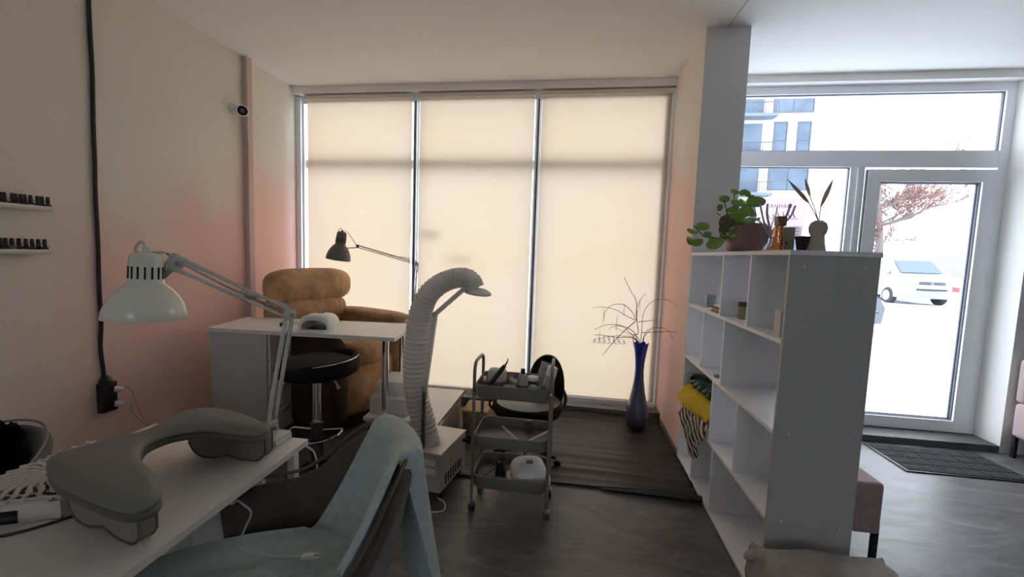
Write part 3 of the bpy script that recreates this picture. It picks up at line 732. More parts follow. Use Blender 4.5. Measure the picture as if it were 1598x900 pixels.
for (a, b), (a2, b2), sw in (((1262, 316), (1231, 282), .008), ((1262, 316), (1240, 292), .009), ((1264, 306), (1257, 281), .007), ((1281, 322), (1300, 280), .010)):
    base = Vector((1.063, 2.0, ZT+.13)); p1 = px3(a, b, 2.0); p2 = px3(a2, b2, 2.0)
    g = G(); g.tube(spline([base, base*.5+p1*.5+Vector((0, 0, .004)), p1], 5), .0020, 5); st = g.build('grass_stem', mat('straw', (.25, .19, .11), .8), t)
    g = G(); dd = (p2-p1); L = dd.length; dd.normalize(); sd = dd.cross(Vector((0, 1, 0))).normalized(); rg = random.Random(int(a2))
    g.tube([p1+dd*L*k/8 for k in range(9)], [.0015+sw*.75*math.sin(PI*min(1, (k+.6)/8.6)) for k in range(9)], 6)
    for k in range(90):
        s_ = rg.random(); q = p1+dd*L*s_; a_ = rg.uniform(0, 2*PI); out = (sd*math.cos(a_)+Vector((0, 1, 0))*math.sin(a_))*sw*math.sin(PI*min(1, s_*.9+.1))+dd*.012
        g.tube([q, q+out], [.0011, .0002], 3)
    g.build('grass_plume', mat('dry_plume', (.50, .38, .26), .9), st)

# ================================================================ RIGHT SIDE: mat, bench, draped stool, pink chair edge
t = thing('doormat', 'dark rubber-backed doormat with a brick pattern in front of the glazed door', 'doormat', (2.93, 3.54, 0))
g = G(); g.box(2.515, 3.345, 3.32, 3.78, 0.0, .009, bev=.002); g.build('backing', M_black, t)
M_matp = mat('charcoal_mat_pile', (.035, .035, .038), .95, noise=.5, scale=60, bump=.8, bscale=150)
nx, ny = 6, 4; x0, y0, wx, wy = 2.535, 3.335, .79/6, .43/4; tile0 = None
for j in range(ny):
    for i in range(nx):
        cx_ = x0+(i+.5)*wx; cy_ = y0+(j+.5)*wy
        if tile0 is None:
            g = G(); g.box(cx_-wx*.46, cx_+wx*.46, cy_-wy*.44, cy_+wy*.44, .009, .0135)
            for q in range(4): g.box(cx_-wx*.40+q*wx*.21, cx_-wx*.40+q*wx*.21+wx*.1, cy_-wy*.3, cy_+wy*.3, .0135, .0155)
            o = tile0 = g.build('mat_block', M_matp, t, smooth=0); c0 = (cx_, cy_)
        else:
            o = tile0.copy(); COL.objects.link(o); o.location = (cx_-c0[0], cy_-c0[1], 0)
bn = thing('bench', 'upholstered mauve bench with slim black legs behind the bookcase end', 'bench', (1.43, 2.7, 0))
M_mauve = mat('mauve_velvet', (.33, .23, .23), .85, noise=.12, scale=20, bump=.2, bscale=90, sheen=.3)
g = G(); g.box(1.25, 1.585, 2.20, 3.05, .165, .43, bev=.022, seg=4); g.build('cushion', M_mauve, bn, smooth=60)
for (x, y) in ((1.575, 2.225), (1.575, 3.02), (1.27, 2.225), (1.27, 3.02)):
    g = G(); g.box(x-.012, x+.012, y-.012, y+.012, 0, .19 if y > 3 or x < 1.5 else .215); g.build('leg', M_black, bn, smooth=0)
ds = thing('draped_stool', 'low stool under a loose grey-beige cloth in front of the bookcase end', 'stool', (1.0, 1.50, 0))
M_cloth = mat('greige_cotton_cloth', (.36, .32, .28), .95, noise=.12, scale=18, bump=.5, bscale=70, spec=.1)
def drape(u, v):
    x = (u-.5)*2; y = (v-.5)*2
    m = max(abs(x), abs(y)); e = 1.22
    X, Yv = x*.235*e, y*.19*e
    zt = .355+.006*math.sin(7*x+3*y)+.005*math.sin(11*y-4*x)
    if m > .80:
        k = (m-.80)/.20; zt -= .13*k**1.2; f = 1-.10*k; X *= f; Yv *= f
        w = .012*k*math.sin(18*math.atan2(y, x)); X += w*x; Yv += w*y
    c_ = abs(x)*abs(y)
    if c_ > .62: zt += .10*(c_-.62)/.38
    return (1.02+X, 1.535+Yv, zt)
g = G(); g.grid(drape, 40, 40); g.build('cloth_cover', M_cloth, ds, smooth=80, mods=[SOL(.005)])
for sx in (-1, 1):
    g = G(); p = Vector((1.02+sx*.245, 1.70, .325)); g.sph(p, (.035, .022, .020), 12, 8, rot=Matrix.Rotation(.5*sx, 3, 'Y')); g.build('gathered_corner', M_cloth, ds)
for x in (.86, 1.14):
    for y in (1.42, 1.66):
        g = G(); g.tube([(x, y, 0), (x, y, .31)], .014, 10); g.build('leg', M_black, ds)
g = G(); g.box(.83, 1.17, 1.40, 1.69, .30, .33, bev=.01); g.build('seat', M_white, ds)
pc = thing('pink_chair', 'pale pink chair with a black leg cut by the right edge of the picture', 'chair', (3.82, 3.6, 0))
g = G(); g.box(3.58, 4.03, 3.38, 3.80, .17, .45, bev=.04, seg=3); g.build('seat', mat('pale_pink_velvet', (.50, .38, .38), .85), pc, smooth=60)
g = G(); g.box(3.60, 4.03, 3.74, 3.82, .45, .80, bev=.03, seg=3); g.build('backrest', mat('pale_pink_velvet', (.50, .38, .38), .85), pc, smooth=60)
for x in (3.60, 4.0):
    for y in (3.42, 3.77):
        g = G(); g.box(x-.013, x+.013, y-.013, y+.013, 0, .2); g.build('leg', M_black, pc, smooth=0)

# ================================================================ FLOOR FILM, VASE
def film(u, v):
    x = -.95+1.815*u; y = 2.60+1.24*v
    f1 = .5+.5*math.sin(27*y+1.0*math.sin(1.7*x)+.7); f2 = .5+.5*math.sin(61*y-2*x+1.5*math.sin(2.3*x))
    z_ = .005+.011*f1**4*(.6+.4*math.sin(2.2*x+9*y))+.006*f2**3
    y += .03*math.sin(2.3*x+1)*(1-v)
    if v < .04: z_ += .030*(1-v/.04)*max(0, min(1, (x-.2)*2.2))
    if v > .93:
        z_ += .05*(v-.93)/.07*(.8+.2*math.sin(9*x))
    return (x, y, z_)
g = G(); g.grid(film, 60, 90); tag(g.build('floor_film', M_film, smooth=80, mods=[SOL(.003, 1)]), 'creased black sheet laid on the floor between the trolley and the blinds', 'mat')
g = G(); g.tube([(.25, 2.615, .012), (.6, 2.60, .028), (.862, 2.585, .034)], [.006, .018, .020], 8)
tag(g.build('rolled_edge', M_black, smooth=60), 'rolled dark front edge of the black sheet beside the bookcase', 'roll')

t = thing('floor_vase', 'tall cobalt blue glass floor vase with a flared rim and swollen base', 'vase', (.632, 3.68, .018))
M_blue = mat('blue_glass', (.022, .045, .30), .08, noise=.7, scale=9, spec=.7, coat=.6, stretch=(1, 1, .25))
def vase_glass():
    m = bpy.data.materials.new('cobalt_to_smoke_glass'); m.use_nodes = True; nt = m.node_tree; b = nt.nodes['Principled BSDF']
    b.inputs['Roughness'].default_value = .08; b.inputs['Coat Weight'].default_value = .5; b.inputs['Transmission Weight'].default_value = .25
    N = nt.nodes.new; L = nt.links.new; tc = N('ShaderNodeTexCoord'); sp = N('ShaderNodeSeparateXYZ'); L(tc.outputs['Object'], sp.inputs[0])
    mp = N('ShaderNodeMapping'); mp.inputs['Scale'].default_value = (26, 26, 4); L(tc.outputs['Object'], mp.inputs[0])
    n = N('ShaderNodeTexNoise'); n.inputs['Scale'].default_value = 1; n.inputs['Detail'].default_value = 4; L(mp.outputs[0], n.inputs['Vector'])
    ad = N('ShaderNodeMath'); ad.operation = 'MULTIPLY_ADD'; L(n.outputs['Fac'], ad.inputs[0]); ad.inputs[1].default_value = .45; L(sp.outputs[2], ad.inputs[2])
    r = N('ShaderNodeValToRGB'); e = r.color_ramp.elements; e[0].position = .22; e[0].color = (.085, .07, .075, 1); e[1].position = .95; e[1].color = (.02, .05, .50, 1)
    k = e.new(.5); k.color = (.10, .12, .22, 1); k = e.new(.72); k.color = (.05, .08, .26, 1)
    L(ad.outputs[0], r.inputs[0]); L(r.outputs[0], b.inputs['Base Color']); return m
M_blue = vase_glass()
g = G(); prof = [(.050, .0), (.085, .015), (.100, .07), (.098, .13), (.080, .21), (.057, .32), (.042, .42), (.037, .50), (.040, .58), (.050, .66), (.064, .735), (.060, .735), (.046, .66), (.033, .50), (.03, .3)]
rings = []
for r, h in prof:
    wv = .02 if h > .7 else 0
    rings.append([(.632+r*math.cos(2*PI*k/40), 3.68+r*math.sin(2*PI*k/40), .018+h+wv*(.5+.5*math.cos(6*2*PI*k/40))) for k in range(40)])
g.loft(rings); g.build('vase_body', M_blue, t, smooth=50)
br = thing('dry_branches', 'thin dry curling twigs spreading out of the tall blue vase', 'branches', (.632, 3.68, .70))
BR = [[(988, 528), (996, 520), (994, 500), (993, 470), (985, 455), (976, 437), (974, 432)], [(994, 500), (993, 485), (998, 470), (1008, 457)], [(993, 500), (978, 493), (960, 483), (940, 479), (924, 480)], [(993, 499), (985, 485), (972, 475), (955, 476), (944, 487), (943, 496)],
      [(1000, 532), (1002, 510), (1004, 490), (1014, 473), (1030, 467), (1045, 469), (1056, 477)], [(996, 502), (1008, 501), (1024, 499)], [(994, 530), (985, 515), (965, 507), (945, 507), (928, 514)], [(996, 532), (960, 526), (940, 523), (927, 522)], [(992, 531), (970, 524), (950, 525), (937, 527)],
      [(1003, 532), (1008, 522), (1018, 512), (1035, 512), (1046, 520), (1050, 532)], [(1001, 519), (1025, 518), (1045, 517), (1060, 519)], [(992, 501), (978, 513), (962, 528), (948, 545), (940, 555)], [(1004, 532), (1008, 518), (1014, 512)], [(998, 532), (984, 520), (970, 509), (955, 510), (950, 514)], [(992, 530), (975, 518), (962, 512)]]
for i, pts in enumerate(BR):
    yy = 3.68; P = []
    rr = random.Random(i); dy = rr.uniform(-.15, .12) if i not in (4, 5, 9, 10) else -.36
    for k, (a, b) in enumerate(pts): P.append(px3(a, b, yy+dy*k/len(pts)))
    if i in (0, 4, 6, 7, 8, 9, 12, 13, 14): P = [Vector((.632+rr.uniform(-.01, .01), 3.68, .5))]+P
    S = spline(P, 5); n = len(S); g = G(); r0 = .0042 if i in (0, 6, 7, 11) else .003
    g.tube(S, [r0*(1-.6*k/n) for k in range(n)], 5); g.build('twig', mat('twig_bark', (.05, .032, .03), .8), br)

# ================================================================ LEFT WALL: shelves, polish, cable, socket, camera
M_shelfw = mat('picture_ledge_white', (.68, .66, .62), .5)
M_pb = mat('dark_polish_bottle', (.012, .010, .012), .15); M_pb2 = mat('lilac_polish_bottle', (.22, .12, .25), .3)
def lathe_w(prof, c, seg=14, **k): g = G(); g.lathe(prof, c, seg, **k); return g
for (z0, z1, ye, lab) in ((1.643, 1.670, 1.905, 'upper narrow white wall shelf holding dark nail polish bottles'), (1.413, 1.438, 1.885, 'lower narrow white wall shelf holding dark nail polish bottles')):
    t = thing('wall_shelf', lab, 'shelf', (XL+.04, 1.5, z0))
    g = G(); g.box(XL, XL+.085, 1.20, ye, z0, z0+.012, bev=.002); g.build('shelf_board', M_shelfw, t)
    g = G(); g.box(XL+.075, XL+.085, 1.20, ye, z0, z1, bev=.002); g.build('front_lip', M_shelfw, t)
def onx(px, py, x):
    d = fw+r2*((px-799)/F_PX)+u2*((450-py)/F_PX); return (Vector((0, 0, CAM_H))+d*(x/d.x))
bot0 = thing('nail_polish', 'x', 'bottle', (0, 0, 0), local=True)
g = G(); g.lathe([(.013, 0), (.0145, .003), (.0145, .026), (.007, .032), (.007, .034)], (0, 0, 0), 14); g.build('bottle_body', M_pb, bot0)
g = G(); g.lathe([(.0085, .034), (.0095, .036), (.0075, .068), (.006, .069)], (0, 0, 0), 14); g.build('cap', M_black, bot0)
first = True
for shelf, pxs, z0, ref in (('upper', (1, 7, 20, 25, 33, 39, 48, 59, 66, 75), 1.655, 318), ('lower', (1, 9, 19, 30, 41, 50.6, 60.4, 70), 1.425, 385)):
    for k, px in enumerate(pxs):
        p = onx(px, ref, XL+.045); n = len(pxs)
        lab = 'dark nail polish bottle on the %s wall shelf, %s' % (shelf, ('at its right end' if k == n-1 else '%s from its right end' % ('', 'second', 'third', 'fourth', 'fifth', 'sixth', 'seventh', 'eighth', 'ninth', 'tenth')[n-1-k]))
        if first: bot0.location = (XL+.045, p.y, z0); bot0['label'] = lab; bot0['group'] = 'nail polish bottles on the wall shelves'; o = bot0; first = False
        else: o = dup(bot0, (XL+.045, p.y, z0), label=lab)
        if shelf == 'upper' and k == 6: o.rotation_euler = (math.radians(0), 0, 0)
        if shelf == 'lower' and k == 2:
            o['label'] = 'lilac nail polish bottle on the lower wall shelf among dark ones'; o.children[0].data = o.children[0].data.copy(); o.children[0].data.materials[0] = M_pb2
g = lathe_w([(.012, 0), (.012, .016), (.010, .017)], (XL+.068, onx(47, 318, XL+.06).y, 1.655)); tag(g.build('small_white_pot', M_whitep), 'tiny white pot in front of the bottles on the upper wall shelf', 'pot')
g = lathe_w([(.011, 0), (.011, .013), (.009, .014)], (XL+.068, onx(36, 385, XL+.06).y, 1.425)); tag(g.build('small_pink_pot', mat('pink_pot', (.55, .35, .45), .4)), 'tiny pink pot in front of the bottles on the lower wall shelf', 'pot')
# black power cable down the wall to the socket strip
g = G(); pts = [(138, -12), (140, 40), (144, 110), (146, 200), (148, 250), (149, 300), (153, 380), (155, 450), (158, 500), (157, 540), (161, 575), (163, 592)]
P = [onx(a, b, XL+.012) for a, b in pts]; P[0].z = ZC-.002
g.tube(spline(P, 6), .011, 8); pwc = tag(g.build('power_cable', M_blackcord, smooth=60), 'thick black cable running down the left wall to the socket block', 'cable')
ss = thing('socket_strip', 'black socket block on the left wall holding two white plugs', 'socket', (XL+.025, 2.20, .42))
g = G(); g.box(XL, XL+.045, 2.125, 2.215, .415, .605, bev=.008); g.build('housing', M_black, ss)
g = G(); g.lathe([(.032, 0), (.034, .02), (.022, .045), (.014, .055)], (XL+.022, 2.165, .595), 12); g.build('cable_entry', M_black, ss)
for z_ in (.555, .46): g = lathe_w([(.024, 0), (.024, .004), (.020, .005)], (XL+.045, 2.19, z_), 20, axis=(1, 0, 0)); g.build('socket', M_dark, ss)
for i, (z_, lab) in enumerate(((.555, 'upper white plug in the black wall socket block'), (.46, 'lower white plug in the black wall socket block'))):
    t = thing('white_plug', lab, 'plug', (XL+.05, 2.19, z_-.02), group='plugs in the socket block')
    g = G(); g.lathe([(.018, 0), (.019, .012), (.012, .04), (.006, .05)], (XL+.048, 2.19, z_), 14, axis=(.5, .85, -.15)); g.build('plug_body', M_whitep, t)
    end = [(225, 655), (245, 668), (262, 674)][:3] if i == 0 else [(205, 640), (225, 660), (245, 672)]
    s0 = Vector((XL+.048, 2.19, z_))+Vector((.5, .85, -.15)).normalized()*.05
    mid = [onx(a, b, XL+.06+.03*k) for k, (a, b) in enumerate(end)]
    g = G(); g.tube(spline([s0, s0+Vector((.01, .03, -.01))]+mid, 6), .0032, 6); g.build('cord', M_cord, t)
# dome camera
cc = thing('security_camera', 'small white bullet camera with a black lens mounted high on the left wall', 'camera', (XL+.05, 3.26, 2.60))
g = G(); g.lathe([(.045, 0), (.045, .012), (.03, .03), (.018, .05)], (XL, 3.24, 2.645), 24, axis=(1, 0, 0)); g.build('mount', M_whitep, cc)
ax = Vector((.75, -.62, -.22)).normalized()
cb = Vector((XL+.065, 3.255, 2.635))-ax*.04
g = G(); g.lathe([(.028, -.02), (.042, 0), (.047, .03), (.047, .085), (.043, .09)], cb, 28, axis=ax); g.build('body', M_whitep, cc)
g = G(); g.lathe([(.038, .088), (.038, .094), (.034, .094)], cb, 28, axis=ax); f_ = g.build('lens_ring', M_black, cc)
g = G(); g.lathe([(.018, .093), (.017, .097), (.010, .097)], cb, 20, axis=ax); g.build('lens', mat('lens_grey', (.2, .2, .22), .1), f_)
g = G(); g.tube(spline([(XL+.02, 3.30, 2.60), (XL+.06, 3.32, 2.52), (XL+.055, 3.335, 2.42), (XL+.052, 3.345, 2.33)], 6), .004, 6); g.build('cable', M_cord, cc)

# ================================================================ NEAR DESK
nd = thing('manicure_desk', 'white manicure desk in the near left corner carrying the grey armrest', 'desk', (-1.33, .5, 0))
NZ = .74
g = G(); g.prism([(-1.70, -.35), (-.945, -.35), (-1.003, 1.459), (-1.70, 1.459)], NZ-.022, NZ); g.build('desk_top', M_desk, nd, smooth=0)
g = G(); g.box(-1.68, -1.16, 1.40, 1.418, 0, NZ-.022); g.build('side_panel', M_white, nd, smooth=0)
g = G(); g.box(-1.68, -1.10, -.30, -.28, 0, NZ-.022); g.build('side_panel', M_white, nd, smooth=0)
g = G(); g.box(-1.50, -1.482, -.28, 1.40, .25, NZ-.022); g.build('modesty_panel', M_white, nd, smooth=0)
g = G(); g.box(-1.04, -1.01, 1.385, 1.41, 0, NZ-.022); g.build('leg', M_white, nd, smooth=0)

# ---- armrest pad
ar = thing('manicure_cushion', 'grey crescent manicure armrest on two taupe padded feet on the near desk', 'armrest', (-1.2, 1.05, NZ))
def hz(px, py, z):
    d = fw+r2*((px-799)/F_PX)+u2*((450-py)/F_PX); p = Vector((0, 0, CAM_H))+d*((z-CAM_H)/d.z); return (p.x, p.y)
lowz = NZ+.108
out = [hz(a, b, lowz) for a, b in ((75, 737), (83, 765), (110, 784), (175, 812), (213, 816), (245, 803), (253, 782), (238, 755), (221, 735), (224, 716), (240, 703), (275, 690), (325, 685), (375, 691), (405, 691), (420, 682))]
out += [hz(a, b, lowz+.03) for a, b in ((414, 664), (375, 648), (335, 641), (297, 644), (262, 656), (228, 676))]+[(-1.385, 1.03), (-1.415, .97)]
o1 = closed_spline(out, 3)
cxm = sum(p[0] for p in o1)/len(o1); cym = sum(p[1] for p in o1)/len(o1)
def inset(poly, d):
    n = len(poly); area = sum(poly[i][0]*poly[(i+1) % n][1]-poly[(i+1) % n][0]*poly[i][1] for i in range(n)); s_ = 1 if area > 0 else -1
    out_ = []
    for i in range(n):
        a = Vector(poly[i-2]); b = Vector(poly[(i+2) % n]); t = (b-a).normalized(); nrm = Vector((-t.y, t.x))*s_
        out_.append((poly[i][0]+nrm.x*d, poly[i][1]+nrm.y*d))
    return out_
g = G(); z = lowz
g.loft([[(x, y, z+h) for x, y in inset(o1, d)] for d, h in ((.004, 0), (0, .003), (0, .016), (.003, .020))]); g.build('base_plate', M_padrim, ar, smooth=60)
g = G()
g.loft([[(x, y, z+h) for x, y in inset(o1, d)] for d, h in ((.004, .020), (-.002, .026), (0, .034), (.004, .041), (.010, .046), (.017, .0495), (.024, .0515))]); g.build('cushion', M_pad, ar, smooth=80)
def foot(p0, p1, th, name='foot'):
    p0 = Vector((*p0, NZ)); p1 = Vector((*p1, NZ)); t = (p1-p0); L = t.length; t.normalize(); n = Vector((-t.y, t.x, 0))
    H = lowz-NZ
    pr = [(0, H), (0, .05), (.02, .018), (.05, .003), (.09, .001)] + [(L*.5, .016)] + [(L-.10, .004), (L-.05, .0), (L-.02, .008), (L, .03), (L, H)]
    pr = [(0, H)]+[(q[0], q[1]) for q in [(v.x, v.y) for v in spline([(a, b, 0) for a, b in pr[1:-1]], 4)]]+[(L, H)]
    pr = [(a, max(b, .0005)) for a, b in pr]
    g = G(); g.prism_ax(pr, p0-n*0, t, (0, 0, 1), n, th); f = g.build(name, M_padfoot, ar, smooth=40)
    g = G()
    for off in (0, th): g.tube([p0+t*a+Vector((0, 0, b))+n*off for a, b in pr], .0035, 6)
    g.build('piping', M_padrim, f, smooth=60)
foot(hz(107, 797, NZ+.02), hz(218, 855, NZ), .038)
foot(hz(296, 712, NZ), hz(414, 720, NZ), .038)

# ---- dust collector
dc = thing('nail_dust_collector', 'white nail dust collector with a leaf-patterned grille on the near desk beside the armrest', 'dust collector', (-1.5, 1.0, NZ))
M_dcw = mat('warm_white_plastic', (.58, .53, .50), .4)
pl = closed_spline([(-1.645, 1.15), (-1.62, 1.18), (-1.49, 1.195), (-1.465, 1.17), (-1.345, .905), (-1.36, .872), (-1.60, .765), (-1.65, .79)], 4)
g = G(); g.loft([[(x, y, NZ+h) for x, y in inset(pl, d)] for d, h in ((.012, .0005), (.004, .006), (0, .02), (.004, .046), (.010, .055), (.020, .0565))]); g.build('housing', M_dcw, dc, smooth=50)
g = G(); pli = inset(pl, .028); g.prism(pli, NZ+.057, NZ+.0572); g.build('grille_recess', mat('recess_brown', (.035, .03, .028), .8), dc, smooth=0)
g = G(); c = Vector((-1.50, .99)); R_ = .0
def inside(p, poly):
    r = False; n = len(poly)
    for i in range(n):
        a, b = poly[i], poly[(i+1) % n]
        if (a[1] > p[1]) != (b[1] > p[1]) and p[0] < (b[0]-a[0])*(p[1]-a[1])/(b[1]-a[1])+a[0]: r = not r
    return r
ribs = []
for k in range(26):
    a = 2*PI*k/26; pts = []
    for q in range(14):
        rr = .03+.016*q; aa = a+.9*(q/14)**1.1+.06*math.sin(q*1.3+k); p = (c.x+rr*math.cos(aa), c.y+rr*math.sin(aa))
        if inside(p, pl): pts.append((p[0], p[1], NZ+.0585))
        else: break
    if len(pts) > 2: g.tube(pts, [.0064-.0015*math.sin(i) for i in range(len(pts))], 5)
for rr, w in ((.03, .005), (.075, .0035), (.12, .003)):
    pts = [(c.x+rr*math.cos(2*PI*q/40), c.y+rr*math.sin(2*PI*q/40), NZ+.0585) for q in range(41)]
    for q in range(0, 40, 5):
        sg = [p for p in pts[q:q+5] if inside(p[:2], pl)]
        if len(sg) > 2: g.tube(sg, w, 5)
o = g.build('grille', M_dcw, dc, smooth=60)
g = G(); pts = [(x, y, NZ+.0575) for x, y in inset(pl, .024)]; g.tube(pts+[pts[0]], .004, 6); g.build('grille_rim', M_dcw, dc)
# side vent facing the room: slots along the front face
fa, fb = Vector((-1.60, .765, NZ)), Vector((-1.36, .872, NZ)); ft = (fb-fa).normalized(); fn = Vector((ft.y, -ft.x, 0))
for k in range(7):
    h = .010+.005*k
    for q0, q1 in ((.02, .085), (.09, .155), (.16, .20)):
        g = G(); a = fa+ft*q0+fn*.0035; b = fa+ft*q1+fn*.0035
        g.obox(((a+b)/2)+Vector((0, 0, h)), (ft, fn, (0, 0, 1)), ((b-a).length, .004, .0028)); g.build('vent_slot', M_slot, dc, smooth=0)
g = G(); g.tube(spline([(-1.75, .70, NZ+.004), (-1.55, .72, NZ+.004), (-1.40, .80, NZ+.004), (-1.33, .88, NZ+.004), (-1.30, .95, NZ+.004)], 6), .0035, 6)
tag(g.build('dust_collector_cord', M_blackcord), 'black cord lying along the foot of the white dust collector', 'cord')

# ---- architect lamps
def arm_lamp(name, label, base, elbow, tip, head_top, ax, R, Hc, mshade, marm, w, clampz, wall=False):
    t = thing(name, label, 'lamp', base)
    base, elbow, tip, ht = map(Vector, (base, elbow, tip, head_top)); ax = Vector(ax).normalized()
    g = G(); g.obox(base+Vector((0, 0, .012)), ((1, 0, 0), (0, 1, 0), (0, 0, 1)), (w*5, w*4, .024), .004); g.obox(base+Vector((0, 0, -.055)), ((1, 0, 0), (0, 1, 0), (0, 0, 1)), (w*4, w*3, .014), .002)
    g.obox(base+Vector((0, w*2.2, -.02)), ((1, 0, 0), (0, 1, 0), (0, 0, 1)), (w*4, .012, .085), .002); g.tube([base+Vector((0, 0, -.10)), base+Vector((0, 0, -.05))], w*.35, 8); g.build('clamp', marm, t)
    dr = (elbow-base).normalized(); sd = (tip-elbow).cross(dr).normalized(); sep = w*1.1
    per = sd.cross(dr).normalized()
    for s_ in (-1, 1):
        g = G(); g.bar(base+Vector((0, 0, .05))+per*sep*.55*s_, elbow+per*sep*.55*s_, w*.42, w*.5, sd); g.build('lower_arm', marm, t)
    g = G(); g.obox(base+Vector((0, 0, .045)), (dr, sd, per), (.075, w*1.3, w*1.9), .003); g.tube([base+Vector((0, 0, .01)), base+Vector((0, 0, .05))], w*.5, 10); g.build('bracket', marm, t)
    du = (tip-elbow).normalized(); pu = sd.cross(du).normalized()
    for s_ in (-1, 1):
        g = G(); g.bar(elbow+pu*sep*.6*s_, tip+pu*sep*.6*s_, w*.42, w*.5, sd); g.build('upper_arm', marm, t)
    g = G(); g.obox(elbow, (du, sd, pu), (w*1.5, w*1.0, w*1.8), .003); g.build('elbow_joint', marm, t)
    for p in (elbow, tip, base+dr*.06):
        g = G(); g.lathe([(w*.36, 0), (w*.36, w*2.2)], p-sd*w*1.1, 10, axis=sd); g.build('bolt', M_steel, t)
    # springs
    for a_, b_, dd in ((base+dr*.08, base+dr*((elbow-base).length*.42), per), (elbow+du*.05, elbow+du*((tip-elbow).length*.42), pu)):
        n = 60; pts = []; v = (b_-a_); e1 = sd; e2 = dd
        for i in range(n*2): pts.append(a_+v*(i/(n*2-1))+e1*(w*.85)+(e1*math.cos(i*PI/1.7)+e2*math.sin(i*PI/1.7))*w*.28)
        g = G(); g.tube(pts, w*.07, 4); g.build('spring', M_steel, t)
    g = G(); g.obox(tip, (du, sd, pu), (w*1.7, w*.8, w*1.9), .003); g.build('tip_plate', marm, t)
    g = G(); nk = ht+ax*Hc*.62; g.tube([tip-pu*w*.8, nk+(tip-nk).normalized()*R*.3], w*.3, 8); g.build('head_bracket', M_steel, t)
    # shade: ax points down
    hu = Hc
    g = G(); prof = [(R*.10, 0), (R*.30, .003), (R*.37, hu*.05), (R*.40, hu*.11), (R*.41, hu*.46), (R*.44, hu*.475), (R*.60, hu*.54), (R*.76, hu*.64), (R*.88, hu*.75), (R*.96, hu*.87), (R, hu*.99), (R*.985, hu), (R*.94, hu*.87), (R*.86, hu*.76), (R*.74, hu*.66), (R*.58, hu*.56), (R*.38, hu*.48), (R*.38, hu*.3)]
    g.lathe(prof, ht, 48, axis=ax, cap=True); sh = g.build('lamp_shade', mshade, t, smooth=50)
    ref = Vector((1, 0, 0)); u_ = ax.cross(ref).normalized(); v_ = ax.cross(u_)
    if R > .05:
        for k in range(16):
            a = 2*PI*k/16; rad = u_*math.cos(a)+v_*math.sin(a); tn = ax.cross(rad)
            g = G(); g.obox(ht+ax*hu*.31+rad*R*.405, (tn, ax, rad), (R*.045, hu*.18, .003)); g.build('vent_slot', M_slot, sh, smooth=0)
    g = G(); g.lathe([(R*.09, -.012), (R*.10, 0)], ht, 12, axis=ax); g.build('top_knob', mshade, t)
    g = G(); P = spline([ht, ht-ax*.022+Vector((-.015, 0, .006)), ht-ax*.01+Vector((-.035, 0, -.002)), ht+Vector((-.03, .01, -.004)), ht+Vector((.03, .02, .0)), tip+Vector((-.02, 0, .022)), tip+Vector((.01, 0, .005)), tip+(elbow-tip)*.5+sd*w*.8, elbow+Vector((0, 0, .02)), elbow+(base-elbow)*.3+sd*w*.6], 6)
    g.tube(P, w*.16, 6); g.build('cord', M_cord if mshade is M_wmetal else M_blackcord, t)
    return t
Bp = (-1.135, 1.415, NZ)
Yh = .97
el = px3(452, 490, 1.42); tp = px3(274, 410, 1.02)
ht = px3(229, 393, Yh); hb = px3(231, 492, Yh)
arm_lamp('architect_lamp', 'large white architect lamp clamped to the far edge of the near desk', Bp, el, tp, ht, (hb-ht)+Vector((0, -.006, 0)), .0925, (hb-ht).length*1.04, M_wmetal, M_greymetal, .024, 0)
el2 = px3(650, 411, 3.38); tp2 = px3(558, 384, 3.30); b2 = px3(643, 488, 3.38); ht2 = px3(534, 361, 3.28); hb2 = px3(528, 403, 3.28)
arm_lamp('desk_lamp', 'small grey architect lamp clamped at the back corner of the far desk', (b2.x, b2.y, .905), el2, tp2, ht2, (hb2-ht2)+Vector((0, .0, 0)), .100, (hb2-ht2).length*1.05, mat('grey_enamel', (.16, .155, .15), .4), mat('dark_lamp_arm', (.10, .085, .08), .4, metal=.4), .014, 0)

# ================================================================ NEAR CHAIR + TOWEL
CC = Vector((-.80, .99, 0)); BAZ = math.radians(35)
ch = thing('velvet_armchair', 'dark velvet bucket armchair pushed up to the near desk under the teal towel', 'chair', CC)
def rim_h(d):
    a = abs(d); k = max(0, min(1, (a-.45)/1.0)); k = k*k*(3-2*k); return .885-.225*k
def shell(d, v, off=0.):
    """d: angle from back centre, v 0 seat..1 rim"""
    h = .40+(rim_h(d)-.40)*v; r = .25+.12*v+.012*math.sin(PI*v)+off
    
    a = BAZ+d; return Vector((CC.x+r*math.cos(a), CC.y+r*math.sin(a), h))
DM = 2.05
g = G(); g.grid(lambda u, v: shell((u*2-1)*DM, v), 48, 12); g.build('shell', M_velvet, ch, smooth=80, mods=[('SOLIDIFY', dict(thickness=.045, offset=0)), SUB(1)])
g = G(); g.tube([shell(-DM+2*DM*i/60, 1.0)+Vector((0, 0, .022)) for i in range(61)], .006, 6); g.build('piping', mat('brown_velvet_piping', (.10, .07, .06), .8), ch)
g = G(); g.sph((CC.x-.02, CC.y-.01, .47), (.27, .27, .065), 28, 10, .7); g.build('seat_cushion', M_velvet, ch, smooth=80)
g = G(); g.lathe([(.22, .34), (.26, .40)], (CC.x, CC.y, 0), 24); g.build('seat_base', M_velvet, ch)
for k in range(4):
    a = PI/4+k*PI/2+.3; g = G(); g.tube([(CC.x+.17*math.cos(a), CC.y+.17*math.sin(a), .36), (CC.x+.25*math.cos(a), CC.y+.25*math.sin(a), 0)], [.016, .010], 10); g.build('leg', M_black, ch)
